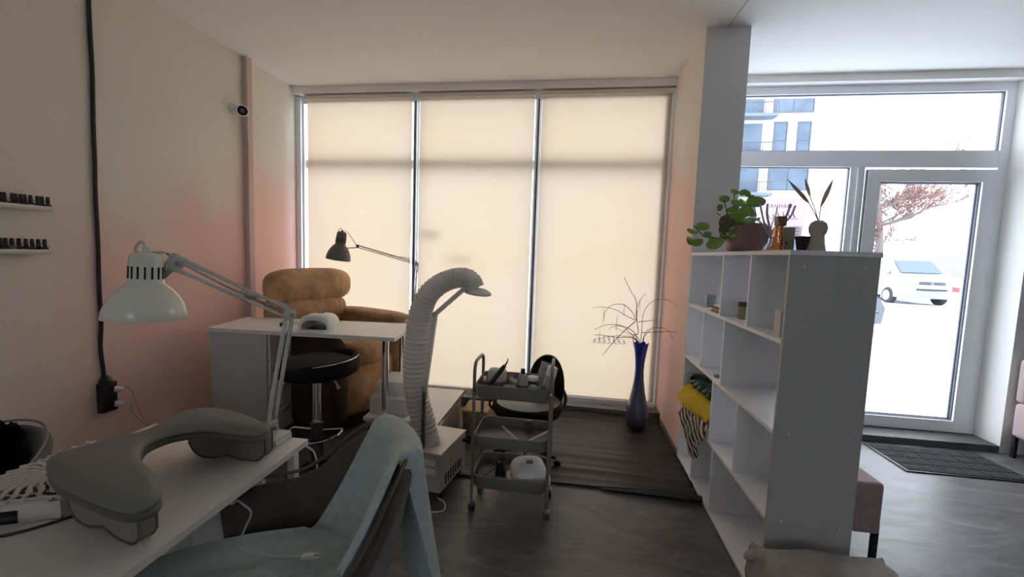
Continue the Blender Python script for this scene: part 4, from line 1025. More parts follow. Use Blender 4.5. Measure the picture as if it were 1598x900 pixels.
# towel draped over backrest and seat
def tw(u, v):
    dt = -1.10+1.57*u; db = -1.30+2.50*u
    wr = .005*math.sin(13*u+3*v)+.004*math.sin(29*u+9*v)
    f = Vector((math.cos(BAZ), math.sin(BAZ), 0)); sdir = Vector((-f.y, f.x, 0))
    a_ = BAZ+db; Pb = CC+Vector((math.cos(a_), math.sin(a_), 0))*.225
    Pf = CC-f*.40+sdir*(u-.5)*.64
    if v < .36:   # seat
        t = v/.36; p = Pf.lerp(Pb, t); p.z = .548+.008*math.sin(5*u+4*t)+wr-.05*(1-t)**3; return p
    fl = max(0, min(1, (dt+.42)/.22)); fl = fl*fl*(3-2*fl)
    if v < .68:
        t = (v-.36)/.32; d = db+(dt-db)*t; q = shell(d, .30+.70*t, -.042+.010*math.sin(PI*t)); q.z += wr*.6+.012*t
        if t < .2: k = 1-t/.2; q = q.lerp(Vector((Pb.x, Pb.y, .548)), k*k)
        return q
    rad = Vector((math.cos(BAZ+dt), math.sin(BAZ+dt), 0)); q = shell(dt, 1.0)
    if v < .78:
        t = (v-.68)/.10; a = PI*t*(.35+.65*fl); return q+rad*(-.040*math.cos(a))+Vector((0, 0, .012+.024*math.sin(a)+.006*t))
    t = (v-.78)/.22; a = PI*(.35+.65*fl); e0 = q+rad*(-.040*math.cos(a))+Vector((0, 0, .012+.024*math.sin(a)+.006))
    return e0+(rad*(.085*t+.018*t*math.sin(9*dt+1))+Vector((0, 0, -.60*t)))*fl+Vector((0, 0, -.004*t))*(1-fl)
g = G(); g.grid(tw, 70, 130)
tag(g.build('teal_towel', M_towel, smooth=80, mods=[SOL(.012)], origin=(CC.x, CC.y, .46)), 'pale teal towelling cover draped over the back and seat of the velvet armchair', 'towel')
# white cord with bare plug on the towel
g = G(); cpts = [hz(a, b, z)+(z,) for a, b, z in ((370, 781, .65), (380, 787, .64), (392, 800, .62), (382, 825, .60), (374, 850, .585), (400, 862, .582), (440, 868, .582), (470, 869, .584))]
dir0 = Vector(cpts[0])
cpts = [(-1.03, 1.10, NZ-.028), (-1.02, 1.10, .69)]+cpts
tc_ = thing('charger_cord', 'loose white cord with a small plug lying on the teal towel seat', 'cord', cpts[-1])
g.tube(spline(cpts, 6), .0032, 6); g.build('cord', M_cord, tc_)
e = Vector(cpts[-1]); q = Vector(hz(492, 867, .586)+(.586,)); dq = (q-e).normalized()
g = G(); g.obox((e+q)/2, (dq, dq.cross(Vector((0, 0, 1))), (0, 0, 1)), ((q-e).length, .022, .014), .004); pb_ = g.build('plug', M_whitep, tc_)
g = G()
for s_ in (-1, 1): g.tube([q+dq.cross(Vector((0, 0, 1)))*s_*.008, q+dq.cross(Vector((0, 0, 1)))*s_*.008+dq*.016], .002, 6)
g.build('pin', M_steel, pb_)
# second cord hanging at the far desk end
g = G(); P = spline([(-1.02, 1.463, NZ-.03), (-.985, 1.47, .68), (-.975, 1.475, .60), (-.985, 1.47, .50), (-1.0, 1.47, .3), (-1.02, 1.47, .02)], 6)
g.tube(P, .0035, 6); tag(g.build('hanging_cord', M_cord), 'thin white cord hanging beside the far end of the near desk', 'cord')

# left chair with black fur
lc = thing('grey_chair', 'grey rounded chair at the left edge behind the near desk', 'chair', (-2.30, 1.12, 0))
C2 = Vector((-2.30, 1.12, 0))
def shell2(u, v):
    d = (u*2-1)*1.9; h = .36+(.69-.36-.22*min(1, (abs(d)/1.9)**2))*v; r = .24+.07*v; a = PI/2-.05+d; return Vector((C2.x+r*math.cos(a), C2.y+r*math.sin(a), h))
M_gch = mat('mid_grey_fabric', (.13, .125, .125), .9, bump=.3)
g = G(); g.grid(shell2, 36, 8); g.build('shell', M_gch, lc, smooth=80, mods=[SOL(.04), SUB(1)])
g = G(); g.tube([shell2(i/40, 1)+Vector((0, 0, .02)) for i in range(41)], .005, 6); g.build('piping', mat('pale_piping', (.3, .25, .24), .7), lc)
g = G(); g.sph((C2.x, C2.y, .42), (.27, .27, .06), 24, 8, .7); g.build('seat_cushion', M_gch, lc)
for k in range(4):
    a = PI/4+k*PI/2; g = G(); g.tube([(C2.x+.15*math.cos(a), C2.y+.15*math.sin(a), .38), (C2.x+.25*math.cos(a), C2.y+.25*math.sin(a), 0)], .012, 8); g.build('leg', M_black, lc)
g = G(); rf = random.Random(4)
def furf(u, v):
    x = -2.64+.42*u; y = 1.31; s_ = (v-.5)*2
    r = .05; a = s_*1.5
    n_ = .012*math.sin(40*u+13*v)+.008*math.sin(71*v+17*u)
    if abs(s_) < .5: return Vector((x, y+r*math.sin(s_*PI), .705+r*.5*math.cos(s_*PI)+n_))
    return Vector((x+n_, y+math.copysign(r, s_)+n_, .705-(abs(s_)-.5)*.6))
g.grid(furf, 30, 50)
for k in range(1500):
    u, v = rf.random(), rf.random(); p = furf(u, v); d = Vector((rf.uniform(-1, 1), rf.uniform(-1, 1), rf.uniform(-1.2, .3))).normalized()*.028
    e1 = d.cross(Vector((0, 0, 1))).normalized()*.003
    a, b, c_ = (g.bm.verts.new(p+e1), g.bm.verts.new(p-e1), g.bm.verts.new(p+d)); g.bm.faces.new((a, b, c_))
tag(g.build('black_fur_throw', mat('black_fur', (.006, .006, .007), .95, spec=.1), smooth=0), 'black furry throw hung over the grey chair at the left edge', 'throw')

# ================================================================ FAR DESK
FZ = .88
fd = thing('treatment_desk', 'high white desk with a chrome front leg in front of the brown armchair', 'desk', (-2.0, 3.0, 0))
LF, RF, RB, LB = (-2.655, 2.68), (-1.215, 2.745), (-1.29, 3.33), (-2.76, 3.20)
g = G(); g.prism([LF, RF, RB, LB], FZ-.028, FZ); g.build('desk_top', M_white, fd, smooth=0)
fdx = Vector((1.44, .065, 0)).normalized(); fdy = Vector((-.09, .56, 0)).normalized()
def fp(a, b, z): p = Vector((*LF, 0))+fdx*a+fdy*b; return Vector((p.x, p.y, z))
def pr4(pts, z0, z1, nm, m, par): g = G(); g.prism([(p.x, p.y) for p in pts], z0, z1); return g.build(nm, m, par, smooth=0)
pr4([fp(.012, .012, 0), fp(.46, .012, 0), fp(.46, .50, 0), fp(.012, .50, 0)], .02, FZ-.028, 'drawer_block', mat('grey_white_panel', (.52, .51, .50), .5), fd)
for k in range(4):
    z0 = .05+k*.2
    dr_ = pr4([fp(.461, .04, 0), fp(.472, .04, 0), fp(.472, .48, 0), fp(.461, .48, 0)], z0, z0+.19, 'drawer', M_white, fd)
    g = G(); g.obox(fp(.478, .26, z0+.15), (fdx, fdy, (0, 0, 1)), (.012, .14, .01)); g.build('handle', M_steel, dr_)
g = G(); p = fp(1.36, .05, 0); g.lathe([(.03, 0), (.03, .012), (.024, .014), (.024, FZ-.04), (.03, FZ-.032), (.03, FZ-.029)], p, 24); g.build('leg', M_chrome, fd)
g = G(); p = fp(1.36, .52, 0); g.lathe([(.03, 0), (.03, .012), (.024, .014), (.024, FZ-.04), (.03, FZ-.029)], p, 24); g.build('leg', M_chrome, fd)
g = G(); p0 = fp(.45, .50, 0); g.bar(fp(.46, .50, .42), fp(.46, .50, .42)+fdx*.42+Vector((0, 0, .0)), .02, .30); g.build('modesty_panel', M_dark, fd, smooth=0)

# nail dryer lamps
def nail_dryer(name, label, loc, rz, s=1.0):
    t = thing(name, label, 'nail lamp', loc, rz, local=True)
    W, D_, H_ = .125*s, .11*s, .115*s
    def prof(w, h, n=18):
        pts = [(w*math.copysign(abs(math.cos(PI*i/n))**.62, math.cos(PI*i/n)), h*abs(math.sin(PI*i/n))**.75) for i in range(n+1)]; return pts
    g = G(); rings = []
    for y, k in ((-D_, .90), (-D_*.9, .97), (-D_*.3, 1.0), (D_*.5, .97), (D_*.9, .8), (D_, .55)):
        rings.append([(x*k, y, .006+z*k) for x, z in prof(W, H_)])
    inner = []
    for y, k in ((-D_, .78), (D_*.6, .70)): inner.append([(x*k, y, .006+z*k*.80) for x, z in prof(W, H_)])
    R = g.loft(rings, closed=False); Q = g.loft(inner, closed=False)
    for i in range(len(R[0])-1): g.bm.faces.new((R[0][i], Q[0][i], Q[0][i+1], R[0][i+1]))
    try: g.bm.faces.new(R[-1])
    except ValueError: pass
    bmesh.ops.recalc_face_normals(g.bm, faces=g.bm.faces[:])
    g.build('cover', M_whitep, t, smooth=50)
    g = G(); g.prism([(x, y) for x, y in closed_spline([(-W*1.02, -D_), (W*1.02, -D_), (W*1.05, D_*.6), (W*.6, D_*1.03), (-W*.6, D_*1.03), (-W*1.05, D_*.6)], 4)], 0, .008); g.build('base_plate', M_whitep, t)
    g = G(); g.prism([(-W*.68, -D_*.98), (W*.68, -D_*.98), (W*.6, D_*.6), (-W*.6, D_*.6)], .008, .010); g.build('inner_floor', mat('mirror_grey', (.25, .24, .27), .25, metal=.4), t)
    g = G(); g.box(-.022*s, .022*s, -.02*s, .012*s, H_+.002, H_+.0095, bev=.002); g.build('display', mat('display_grey', (.05, .05, .06), .2), t)
    return t
nail_dryer('nail_dryer', 'white dome nail lamp standing on the far desk', tuple(fp(.80, .20, FZ)), .10, 1.0)
g = G(); a = fp(.62, .23, FZ+.012); P = [a+Vector((.011*i, .004*math.sin(i), .004+.008*math.sin(i*1.3))) for i in range(-9, 8)]; g.tube(spline(P, 3), .004, 6)
tag(g.build('coiled_cord', M_cord), 'twisted pale cord lying left of the nail lamp on the far desk', 'cord')
g = G(); g.box(*(lambda p: (p.x-.03, p.x+.01, p.y-.02, p.y+.02))(fp(.50, .20, 0)), FZ, FZ+.03, bev=.006); tag(g.build('black_adapter', M_black), 'small black adapter on the far desk behind the lamp arm', 'adapter')

# ================================================================ BAR STOOL
bs = thing('bar_stool', 'black bar stool with low backrest and chrome column before the far desk', 'stool', (-1.60, 2.42, 0))
g = G(); g.lathe([(.01, .70), (.20, .70), (.235, .715), (.245, .75), (.235, .785), (.20, .80), (.01, .80)], (-1.60, 2.42, -.02), 40); g.build('seat', M_blackleather, bs, smooth=60)
def sb(u, v):
    a = math.radians(-75)+math.radians(170)*u; r = .235+.012*math.sin(PI*v); h = .70+(.095+.02*math.sin(PI*u))*v
    return Vector((-1.60+r*math.cos(a), 2.42+r*math.sin(a), h))
g = G(); g.grid(sb, 30, 8); g.build('backrest', M_blackleather, bs, smooth=80, mods=[SOL(.03), SUB(1)])
g = G(); g.tube([sb(.08+.50*i/30, .92)+Vector((.019*math.cos(math.radians(-75+170*(.08+.5*i/30))), .019*math.sin(math.radians(-75+170*(.08+.5*i/30))), 0)) for i in range(31)], .004, 6); g.build('backrest_trim', M_chrome, bs)
g = G(); g.lathe([(.026, .34), (.026, .68), (.07, .69), (.07, .70)], (-1.60, 2.42, 0), 24); g.build('gas_column', M_chrome, bs)
g = G(); g.lathe([(.19, 0), (.19, .006), (.05, .03), (.038, .05), (.038, .36), (.030, .365)], (-1.60, 2.42, 0), 36); g.build('base', mat('dark_chrome', (.14, .13, .14), .25, metal=.8), bs)
g = G(); P = [(-1.60+.17*math.cos(a), 2.42-.03+.17*math.sin(a), .31) for a in [math.radians(-200+220*i/30+10) for i in range(31)]]
g.tube([(-1.60, 2.42, .31)]+P+[(-1.60, 2.42, .31)], .008, 8); g.build('footrest', M_chrome, bs)
g = G(); g.tube([(-1.55, 2.40, .69), (-1.44, 2.37, .66), (-1.41, 2.36, .62)], [.006, .006, .011], 8); g.build('lever', M_steel, bs)

# ================================================================ BROWN RECLINER
rc = thing('recliner_armchair', 'tan brown padded recliner armchair between the far desk and the blinds', 'armchair', (-2.15, 3.62, 0))
RA = math.radians(-20)   # facing direction
h_ = Vector((math.cos(RA), math.sin(RA), 0)); w_ = Vector((-h_.y, h_.x, 0))
def rp(a, b, z): return Vector((-2.45, 3.60, 0))+h_*a+w_*b+Vector((0, 0, z))
Rm = Matrix((h_, w_, Vector((0, 0, 1)))).transposed()
def rpad(nm, c, r, e, m, tilt=0., su=28, sv=16, par=None):
    g = G(); g.sph(rp(*c), r, su, sv, e, rot=Rm @ Matrix.Rotation(tilt, 3, 'Y')); return g.build(nm, m, par or rc, smooth=80)
rpad('seat_body', (.38, 0, .33), (.46, .34, .27), .35, M_brown)
rpad('seat_cushion', (.44, 0, .60), (.44, .25, .11), .55, M_brown)
rpad('armrest', (.42, .36, .46), (.47, .105, .43), .38, M_brown)
rpad('armrest', (.42, -.36, .42), (.47, .095, .39), .38, M_darkbrown)  # desk-side arm in a darker brown than the rest of the recliner
rpad('arm_cushion', (.42, .36, .875), (.47, .115, .045), .7, M_brown)
g = G(); g.sph((0, 0, 0), (.13, .385, .38), 26, 18, .6, rot=Rm @ Matrix.Rotation(-.28, 3, 'Y'))
for v in g.bm.verts: v.co += rp(-.02, 0, .76)
g.build('backrest', M_brown, rc, smooth=80)
# ribbed head cushion with gathered seam
def headc(u, v):
    a = 2*PI*v; b = (u-.5)*2
    w = .44*math.copysign(abs(b)**.9, b)
    k = math.sqrt(max(0, 1-abs(b)**3.2))
    px_ = (.150*math.cos(a))*k; pz = .165*math.sin(a)*(.75+.25*k)
    gath = .007*math.sin(24*b*1.6)*max(0, math.cos(a))*max(0, -math.sin(a)+.15)
    q = rp(-.04+px_+gath+.05, w, 1.14+pz*k**.4); return q
g = G(); g.grid(headc, 60, 28); g.build('head_cushion', M_brown, rc, smooth=80)
def lumb(u, v):
    a = 2*PI*v; b = (u-.5)*2; k = math.sqrt(max(0, 1-abs(b)**3.5))
    return rp(.07+.12*math.cos(a)*k+.005*math.sin(30*b)*max(0, math.sin(a)), .34*b, .90+.13*math.sin(a)*k**.4)
g = G(); g.grid(lumb, 50, 22); g.build('lumbar_cushion', M_brown, rc, smooth=80)
g = G(); g.obox(rp(.40, 0, .04), (h_, w_, (0, 0, 1)), (.80, .66, .08)); g.build('base', M_black, rc, smooth=0)
g = G(); g.sph(rp(.90, .25, .82), (.012, .012, .012), 8, 6); g.sph(rp(.90, .47, .80), (.012, .012, .012), 8, 6); g.build('recline_knob', M_black, rc)

# ================================================================ PEDESTAL, FOOT STEPS
pd = thing('foot_pedestal', 'low white topped cabinet with a black edge under the window behind the ribbed hose', 'cabinet', (-1.1, 3.15, 0))
g = G(); g.prism([(-.86, 2.70), (-.875, 3.44), (-1.45, 3.44), (-1.43, 2.70)], .275, .30); g.build('top', M_white, pd, smooth=0)
g = G(); g.box(-.872, -.862, 2.695, 3.44, .288, .304); g.build('edge_strip', M_black, pd, smooth=0)
g = G(); g.box(-1.42, -.90, 2.72, 3.42, 0, .275); g.build('body', mat('beige_panel', (.33, .28, .24), .6), pd, smooth=0)
st = thing('step_box', 'stacked white step boxes between the chrome desk leg and the ribbed hose', 'box', (-1.30, 2.86, .30))
g = G(); g.box(-1.42, -1.12, 2.78, 3.10, .3045, .42, bev=.006, rz=.0); g.build('lower_box', M_white, st)
g = G(); g.box(-1.40, -1.16, 2.86, 3.12, .42, .52, bev=.006); g.build('upper_box', M_white, st)
g = G(); g.box(-1.25, -.985, 2.42, 2.52, .33, .365, bev=.006); g.box(-1.22, -1.19, 2.45, 2.48, 0, .33); g.box(-1.04, -1.01, 2.45, 2.48, 0, .33)
tag(g.build('foot_bar', M_black), 'small black footrest bar just left of the ribbed hose foot', 'footrest')
t = thing('storage_tub', 'small tan carton with a dark lid standing right of the low white cabinet', 'carton', (-.73, 3.30, 0))
g = G(); g.box(-.82, -.62, 3.18, 3.42, 0, .20, bev=.004); g.build('carton_body', mat('tan_carton', (.28, .20, .11), .8), t)
g = G(); g.box(-.825, -.615, 3.175, 3.425, .20, .225, bev=.004); g.build('lid', mat('ochre_lid', (.36, .25, .12), .7), t)

# ================================================================ DUST EXTRACTOR WITH RIBBED HOSE
ex = thing('fume_extractor', 'white box dust extractor on castors with a tall ribbed hose and flat arm', 'extractor', (-.86, 2.45, 0))
EB0, EB1 = Vector((-.71, 2.27, 0)), Vector((-.655, 2.64, 0)); ey = (EB1-EB0).normalized(); exx = Vector((-ey.y, ey.x, 0))*1.0
def ep(a, b, z): p = EB0+exx*a+ey*b; return Vector((p.x, p.y, z))
g = G(); g.obox(ep(.17, .187, .18), (exx, ey, (0, 0, 1)), (.34, .374, .235), .006); g.build('housing', mat('extractor_white', (.55, .50, .48), .45), ex)
g = G(); g.obox(ep(.17, .187, .302), (exx, ey, (0, 0, 1)), (.345, .379, .008), .002); g.build('top_panel', mat('extractor_white_top', (.66, .60, .56), .35), ex)
for k in range(7):
    for hh in (0, 1, 2):
        g = G(); g.obox(ep(-.001, .07+k*.037, .10+hh*.022), (exx, ey, (0, 0, 1)), (.004, .012, .018)); g.build('vent_slot', M_slot, ex, smooth=0)
for z_ in (.245, .19): g = G(); g.obox(ep(.08, -.002, z_), (exx, ey, (0, 0, 1)), (.09, .006, .035), .002); g.build('front_panel', M_whitep, ex)
g = G(); g.tube([ep(-.0, .33, .255), ep(-.03, .33, .255)], .012, 10); g.build('knob', M_black, ex)
for a, b in ((.03, .04), (.03, .33), (.31, .04), (.31, .33)):
    g = G(); g.lathe([(.026, 0), (.028, .004), (.028, .018), (.026, .022)], ep(a, b, .028)-exx*.011, 16, axis=exx); g.tube([ep(a, b, .03), ep(a, b, .064)], .012, 8); g.build('castor', M_black, ex)
YH = 2.42
hp = [(666, 705, YH-.03), (668, 690, YH), (660, 655, YH), (650, 615, YH), (648, 575, YH), (651, 530, YH), (656, 490, YH), (667, 462, YH), (684, 445, YH), (703, 436, YH), (722, 433, YH), (735, 438, YH), (741, 450, YH)]
P = [px3(*p) for p in hp]; P[0] = Vector((P[1].x+.01, P[1].y, .306)); SP = spline(P, 14)
# resample with ridges
dist = [0]
for a, b in zip(SP, SP[1:]): dist.append(dist[-1]+(b-a).length)
tot = dist[-1]; N_ = 330; pts = []; rad = []; j = 0
for i in range(N_):
    s_ = tot*i/(N_-1)
    while j < len(dist)-2 and dist[j+1] < s_: j += 1
    k = (s_-dist[j])/max(1e-6, dist[j+1]-dist[j]); pts.append(SP[j].lerp(SP[j+1], k))
    tt = i/(N_-1); pitch = .030 if tt < .62 else (.024 if tt < .8 else .014)
    base_r = .079-.019*tt-.004*math.sin(9*tt)
    ph = (s_/pitch) % 1; rad.append(base_r+.011*(ph if ph < .85 else (1-ph)/.15*.85)-.003)
g = G(); g.tube(pts, rad, 28); g.build('ribbed_hose', M_hose, ex, smooth=35)
arm = [px3(660, 705, YH-.09), px3(662, 605, YH-.09), px3(679, 490, YH-.06), px3(725, 450, YH-.05)]
g = G(); g.bar(arm[0]*.0+Vector((arm[0].x, arm[0].y, .30)), arm[1]+Vector((0, 0, 0)), .018, .022, (0, 1, 0)); g.build('support_post', mat('dark_grey_support', (.11, .09, .09), .4), ex)
g = G(); g.bar(arm[1]+Vector((0, 0, -.02)), arm[2], .030, .026, (0, 1, 0)); g.bar(arm[2], arm[3], .026, .024, (0, 1, 0)); g.build('support_arm', mat('pale_grey_support', (.72, .66, .66), .35), ex)
for p in (arm[1], arm[2], arm[3]):
    g = lathe_w([(.014, 0), (.014, .04)], p+Vector((0, -.02, 0)), 14, axis=(0, 1, 0)); g.build('hinge', M_steel, ex)
noz = px3(746, 455, YH)
g = G(); g.lathe([(.045, .02), (.075, .005), (.082, -.006), (.080, -.014), (.04, -.016)], noz+Vector((.0, 0, 0)), 32, axis=(.10, 0, 1)); g.build('nozzle', M_hose, ex)
g = G(); g.lathe([(.072, -.013), (.070, -.018)], noz, 32, axis=(.10, 0, 1)); g.build('nozzle_filter', M_dark, ex)
g = G(); P = spline([ep(.02, .01, .03), ep(-.03, .0, .015), ep(-.05, -.06, .008), ep(.03, -.10, .008), ep(.10, -.09, .008)], 6); g.tube(P, .005, 6); g.build('cord', M_cord, ex)

# ================================================================ TROLLEY
tl = thing('trolley', 'three-tier grey-green utility trolley on castors in the middle of the room', 'trolley', (-.295, 2.35, 0))
TX0, TX1, TY0, TY1 = -.512, -.078, 2.205, 2.50
def rrect(x0, x1, y0, y1, r, n=5):
    p = []
    for cx_, cy_, a in ((x1-r, y0+r, -PI/2), (x1-r, y1-r, 0), (x0+r, y1-r, PI/2), (x0+r, y0+r, PI)):
        p += arc((cx_, cy_), r, a, a+PI/2, n)
    return p
def tray(zb, zt, nm):
    a = rrect(TX0+.008, TX1-.008, TY0, TY1, .045); b = rrect(TX0+.012, TX1-.012, TY0+.004, TY1-.004, .04)
    lo = rrect(TX0+.016, TX1-.016, TY0+.008, TY1-.008, .042)
    g = G(); g.loft([[(x, y, zb) for x, y in lo], [(x, y, zb+.012) for x, y in a], [(x, y, zt) for x, y in a], [(x, y, zt) for x, y in b], [(x, y, zb+.012) for x, y in b], [(x, y, zb+.008) for x, y in rrect(TX0+.02, TX1-.02, TY0+.012, TY1-.012, .036)]])
    o = g.build(nm, M_trolley, tl, smooth=50)
    g = G(); q = [(x, y, zt) for x, y in a]; g.tube(q+[q[0]], .0045, 6); g.build('rim', M_trolley, o)
TR = ((.165, .238), (.405, .472), (.690, .765))
for zb, zt in TR: tray(zb, zt, 'tray')
for x in (TX0, TX1):
    g = G(); pts = [(x, TY0+.03, .075), (x, TY0+.03, .83)]+[(x, TY0+.03+.055*(1-math.cos(a))*1.0, .83+.055*math.sin(a)) for a in [PI/2*i/6 for i in range(1, 7)]]
    pts += [(x, TY1-.03-.055*(1-math.sin(a)), .83+.055*math.cos(a)) for a in [PI/2*i/6 for i in range(0, 7)]]+[(x, TY1-.03, .075)]
    g.tube(pts, .0095, 10); g.build('side_frame', M_trolley, tl)
    for y in (TY0+.03, TY1-.03):
        g = G(); g.tube([(x, y, .050), (x, y, .082)], .013, 12); g.box(x-.016, x+.016, y-.004, y+.022, .040, .058, bev=.004); cst = g.build('castor_fork', M_chrome, tl)
        for q in (-1, 1):
            g = lathe_w([(.020, 0), (.024, .003), (.024, .011), (.020, .014)], (x-.007+q*.0095, y+.015, .024), 20, axis=(1, 0, 0)); g.build('castor_wheel', M_black, cst)
        for zb, zt in TR: g = lathe_w([(.006, 0), (.005, .004)], (x, y-.0095, (zb+zt)/2+.01), 10, axis=(0, -1, 0)); g.build('screw', M_chrome, tl)
# things in the top tray
zt0 = TR[2][0]+.0125
def bottle(nm, lab, cat, loc, prof, m, cap, mc, tilt=None, seg=20):
    t = thing(nm, lab, cat, loc, local=True)
    if tilt: t.rotation_euler = tilt
    g = G(); g.lathe(prof, (0, 0, 0), seg); g.build('bottle_body', m, t)
    g = G(); g.lathe(cap, (0, 0, 0), seg); g.build('cap', mc, t); return t
bottle('pink_bottle', 'tiny pink bottle with white cap at the left end of the top tray', 'bottle', (-.465, 2.30, zt0), [(.014, 0), (.016, .003), (.016, .06), (.008, .066)], mat('dusty_pink', (.30, .14, .16), .3), [(.010, .066), (.010, .085), (.006, .087)], M_whitep)
t = thing('wipes_pack', 'soft white wipes pack with pink band in the left of the top tray', 'pack', (-.40, 2.36, zt0))
g = G(); g.sph((-.405, 2.37, zt0+.06), (.055, .035, .06), 20, 12, .4); g.build('pack_body', mat('wipes_white', (.52, .50, .47), .5), t)
g = G(); g.box(-.461, -.349, 2.333, 2.40, zt0+.018, zt0+.052, bev=.012); g.build('pink_band', mat('dusty_pink', (.30, .14, .16), .3), t)
t = thing('nail_file_machine', 'dark green electric nail drill pen leaning in the top tray', 'tool', (-.37, 2.29, zt0))
a, b = px3(769, 594, 2.30), px3(788, 570, 2.30); d_ = (b-a).normalized(); L_ = (b-a).length
g = G(); g.lathe([(.006, -.03), (.012, -.01), (.0135, .01), (.0135, L_*.75), (.011, L_*.98), (.006, L_)], a, 18, axis=d_); g.build('handpiece', mat('dark_green_grip', (.02, .028, .022), .4), t)
g = G(); g.tube([b, b+d_*.012, b+d_*.02+Vector((.004, 0, .012)), b+d_*.02+Vector((.004, 0, .025))], [.005, .005, .003, .003], 8); g.build('cord_end', M_black, t)
t = thing('clear_tip_box', 'clear plastic box of pale tips beside the nail drill pen', 'box', (-.32, 2.28, zt0))
g = G(); g.prism_ax([(0, 0), (.09, 0), (.09, .07), (.05, .095), (0, .06)], (-.365, 2.255, zt0), (1, 0, 0), (0, 0, 1), (0, 1, 0), .07); g.build('box_shell', M_clear, t, smooth=0)
g = G(); g.box(-.355, -.285, 2.262, 2.315, zt0+.003, zt0+.045, bev=.006); g.build('pale_tips', mat('pale_tips', (.42, .36, .33), .5), t)
bottle('remover_bottle', 'frosted bottle with square black cap and amber liquid in the top tray', 'bottle', (-.245, 2.30, zt0), [(.027, 0), (.030, .004), (.030, .098), (.022, .116), (.012, .122)], mat('frosted_body', (.36, .32, .34), .3), [(.0135, .120), (.0135, .148), (.010, .149)], M_black)
g = G(); g.lathe([(.0303, .012), (.0306, .014), (.0306, .055), (.0303, .057)], (-.245, 2.30, zt0), 24); tag(g.build('bottle_sleeve', mat('amber_label', (.22, .12, .09), .5)), 'amber label band around the black capped bottle', 'label')
bottle('cream_jar', 'small white jar with a ringed lid behind the black capped bottle', 'jar', (-.195, 2.40, zt0), [(.028, 0), (.032, .004), (.032, .055), (.028, .06)], M_clear, [(.033, .058), (.033, .078), (.022, .082), (.018, .079)], M_whitep)
g = G(); g.sph((-.185, 2.31, zt0+.025), (.028, .03, .03), 12, 8, .8); tag(g.build('cotton_ball_bag', mat('off_white_cotton', (.46, .43, .39), .9, bump=1., bscale=60)), 'lump of cotton pads in the middle of the top tray', 'cotton')
t = thing('product_card', 'pale printed card leaning against the back of the top tray', 'card', (-.155, 2.42, zt0))
cd = Vector((.26, 0, 1)).normalized(); g = G(); g.obox((-.135, 2.44, zt0+.082), ((1, 0, -.26), cd, (0, 1, 0)), (.07, .155, .003)); g.build('card_sheet', mat('pale_card', (.42, .39, .36), .6), t, smooth=0)
g = G()
for k, w in ((.04, .04), (.028, .05), (0.005, .035), (-.02, .05)): g.obox(Vector((-.135, 2.4375, zt0+.082))+cd*k, ((1, 0, -.26), cd, (0, 1, 0)), (w, .004, .001))
g.build('printed_lines', M_print, t, smooth=0)
t = thing('striped_sachet', 'small grey sachet with dark red stripes in the top tray', 'sachet', (-.15, 2.28, zt0))
g = G(); g.prism_ax([(-.055, 0), (.045, 0), (.03, .075), (-.0, .055)], (-.15, 2.262, zt0), (1, 0, 0), (0, .1, 1), (0, 1, 0), .01); g.build('sachet_body', mat('grey_lilac_film', (.26, .22, .26), .35), t, smooth=0)
g = G()
for k in (0, .018): g.bar((-.133+k, 2.2605, zt0+.068-k*.3), (-.118+k, 2.2605, zt0+.004), .005, .0015, (0, 1, 0))
g.build('red_stripe', mat('dark_red_print', (.22, .03, .05), .5), t, smooth=0)
t = thing('hand_cream_tube', 'tilted grey-white tube with a white cap at the right of the top tray', 'tube', (-.115, 2.30, zt0), local=True); t.rotation_euler = (math.radians(-6), math.radians(13), 0)
g = G(); g.lathe([(.024, 0), (.029, .004), (.029, .118), (.028, .120)], (0, 0, 0), 24); g.build('tube_body', mat('lilac_grey_tube', (.36, .34, .37), .35), t)
g = G(); g.lathe([(.0295, .119), (.0285, .170), (.024, .173)], (0, 0, 0), 24); g.build('cap', M_whitep, t)
# middle tray
zm = TR[1][0]+.0125
for (a, b, lab, yy) in (((788, 670), (812, 684), 'white nail file lying in the middle tray on the left', 0), ((850, 677), (822, 684), 'white nail file lying in the middle tray on the right', .004)):
    p = Vector((*hz(*a, zm+.05), zm+.055)); q = Vector((*hz(*b, zm+.03), zm+.008)); q.y = max(q.y, TY0+.05); p.y = min(p.y, TY1-.03)
    g = G(); dd = (q-p).normalized(); g.obox((p+q)/2+Vector((0, yy, 0)), (dd, dd.cross(Vector((0, 0, 1))), dd.cross(Vector((0, 0, 1))).cross(dd)), ((q-p).length+.05, .020, .004), .0015)
    tag(g.build('nail_file', mat('file_white', (.62, .58, .55), .7)), lab, 'nail file', 'nail files in the middle tray')
g = G(); g.box(-.235, -.195, 2.43, 2.46, zm, zm+.075, bev=.003); tag(g.build('dark_box', mat('taupe_box', (.09, .08, .075), .6)), 'small dark upright box at the back of the middle tray', 'box')
g = G()
for k in range(3):
    g.tube([(-.255+.022*k, 2.497, .20), (-.25+.022*k+.004*(k % 2), 2.485, .262)], .0028, 6)
tag(g.build('metal_tweezers', M_chrome), 'small chrome tweezers standing at the back rim of the bottom tray', 'tool')
g = G(); g.box(-.405, -.355, 2.53, 2.57, .24, .275, bev=.004); g.box(-.39, -.37, 2.545, 2.56, 0, .24); tag(g.build('black_clip', M_black), 'small black block on a post behind the trolley bottom tray', 'block')
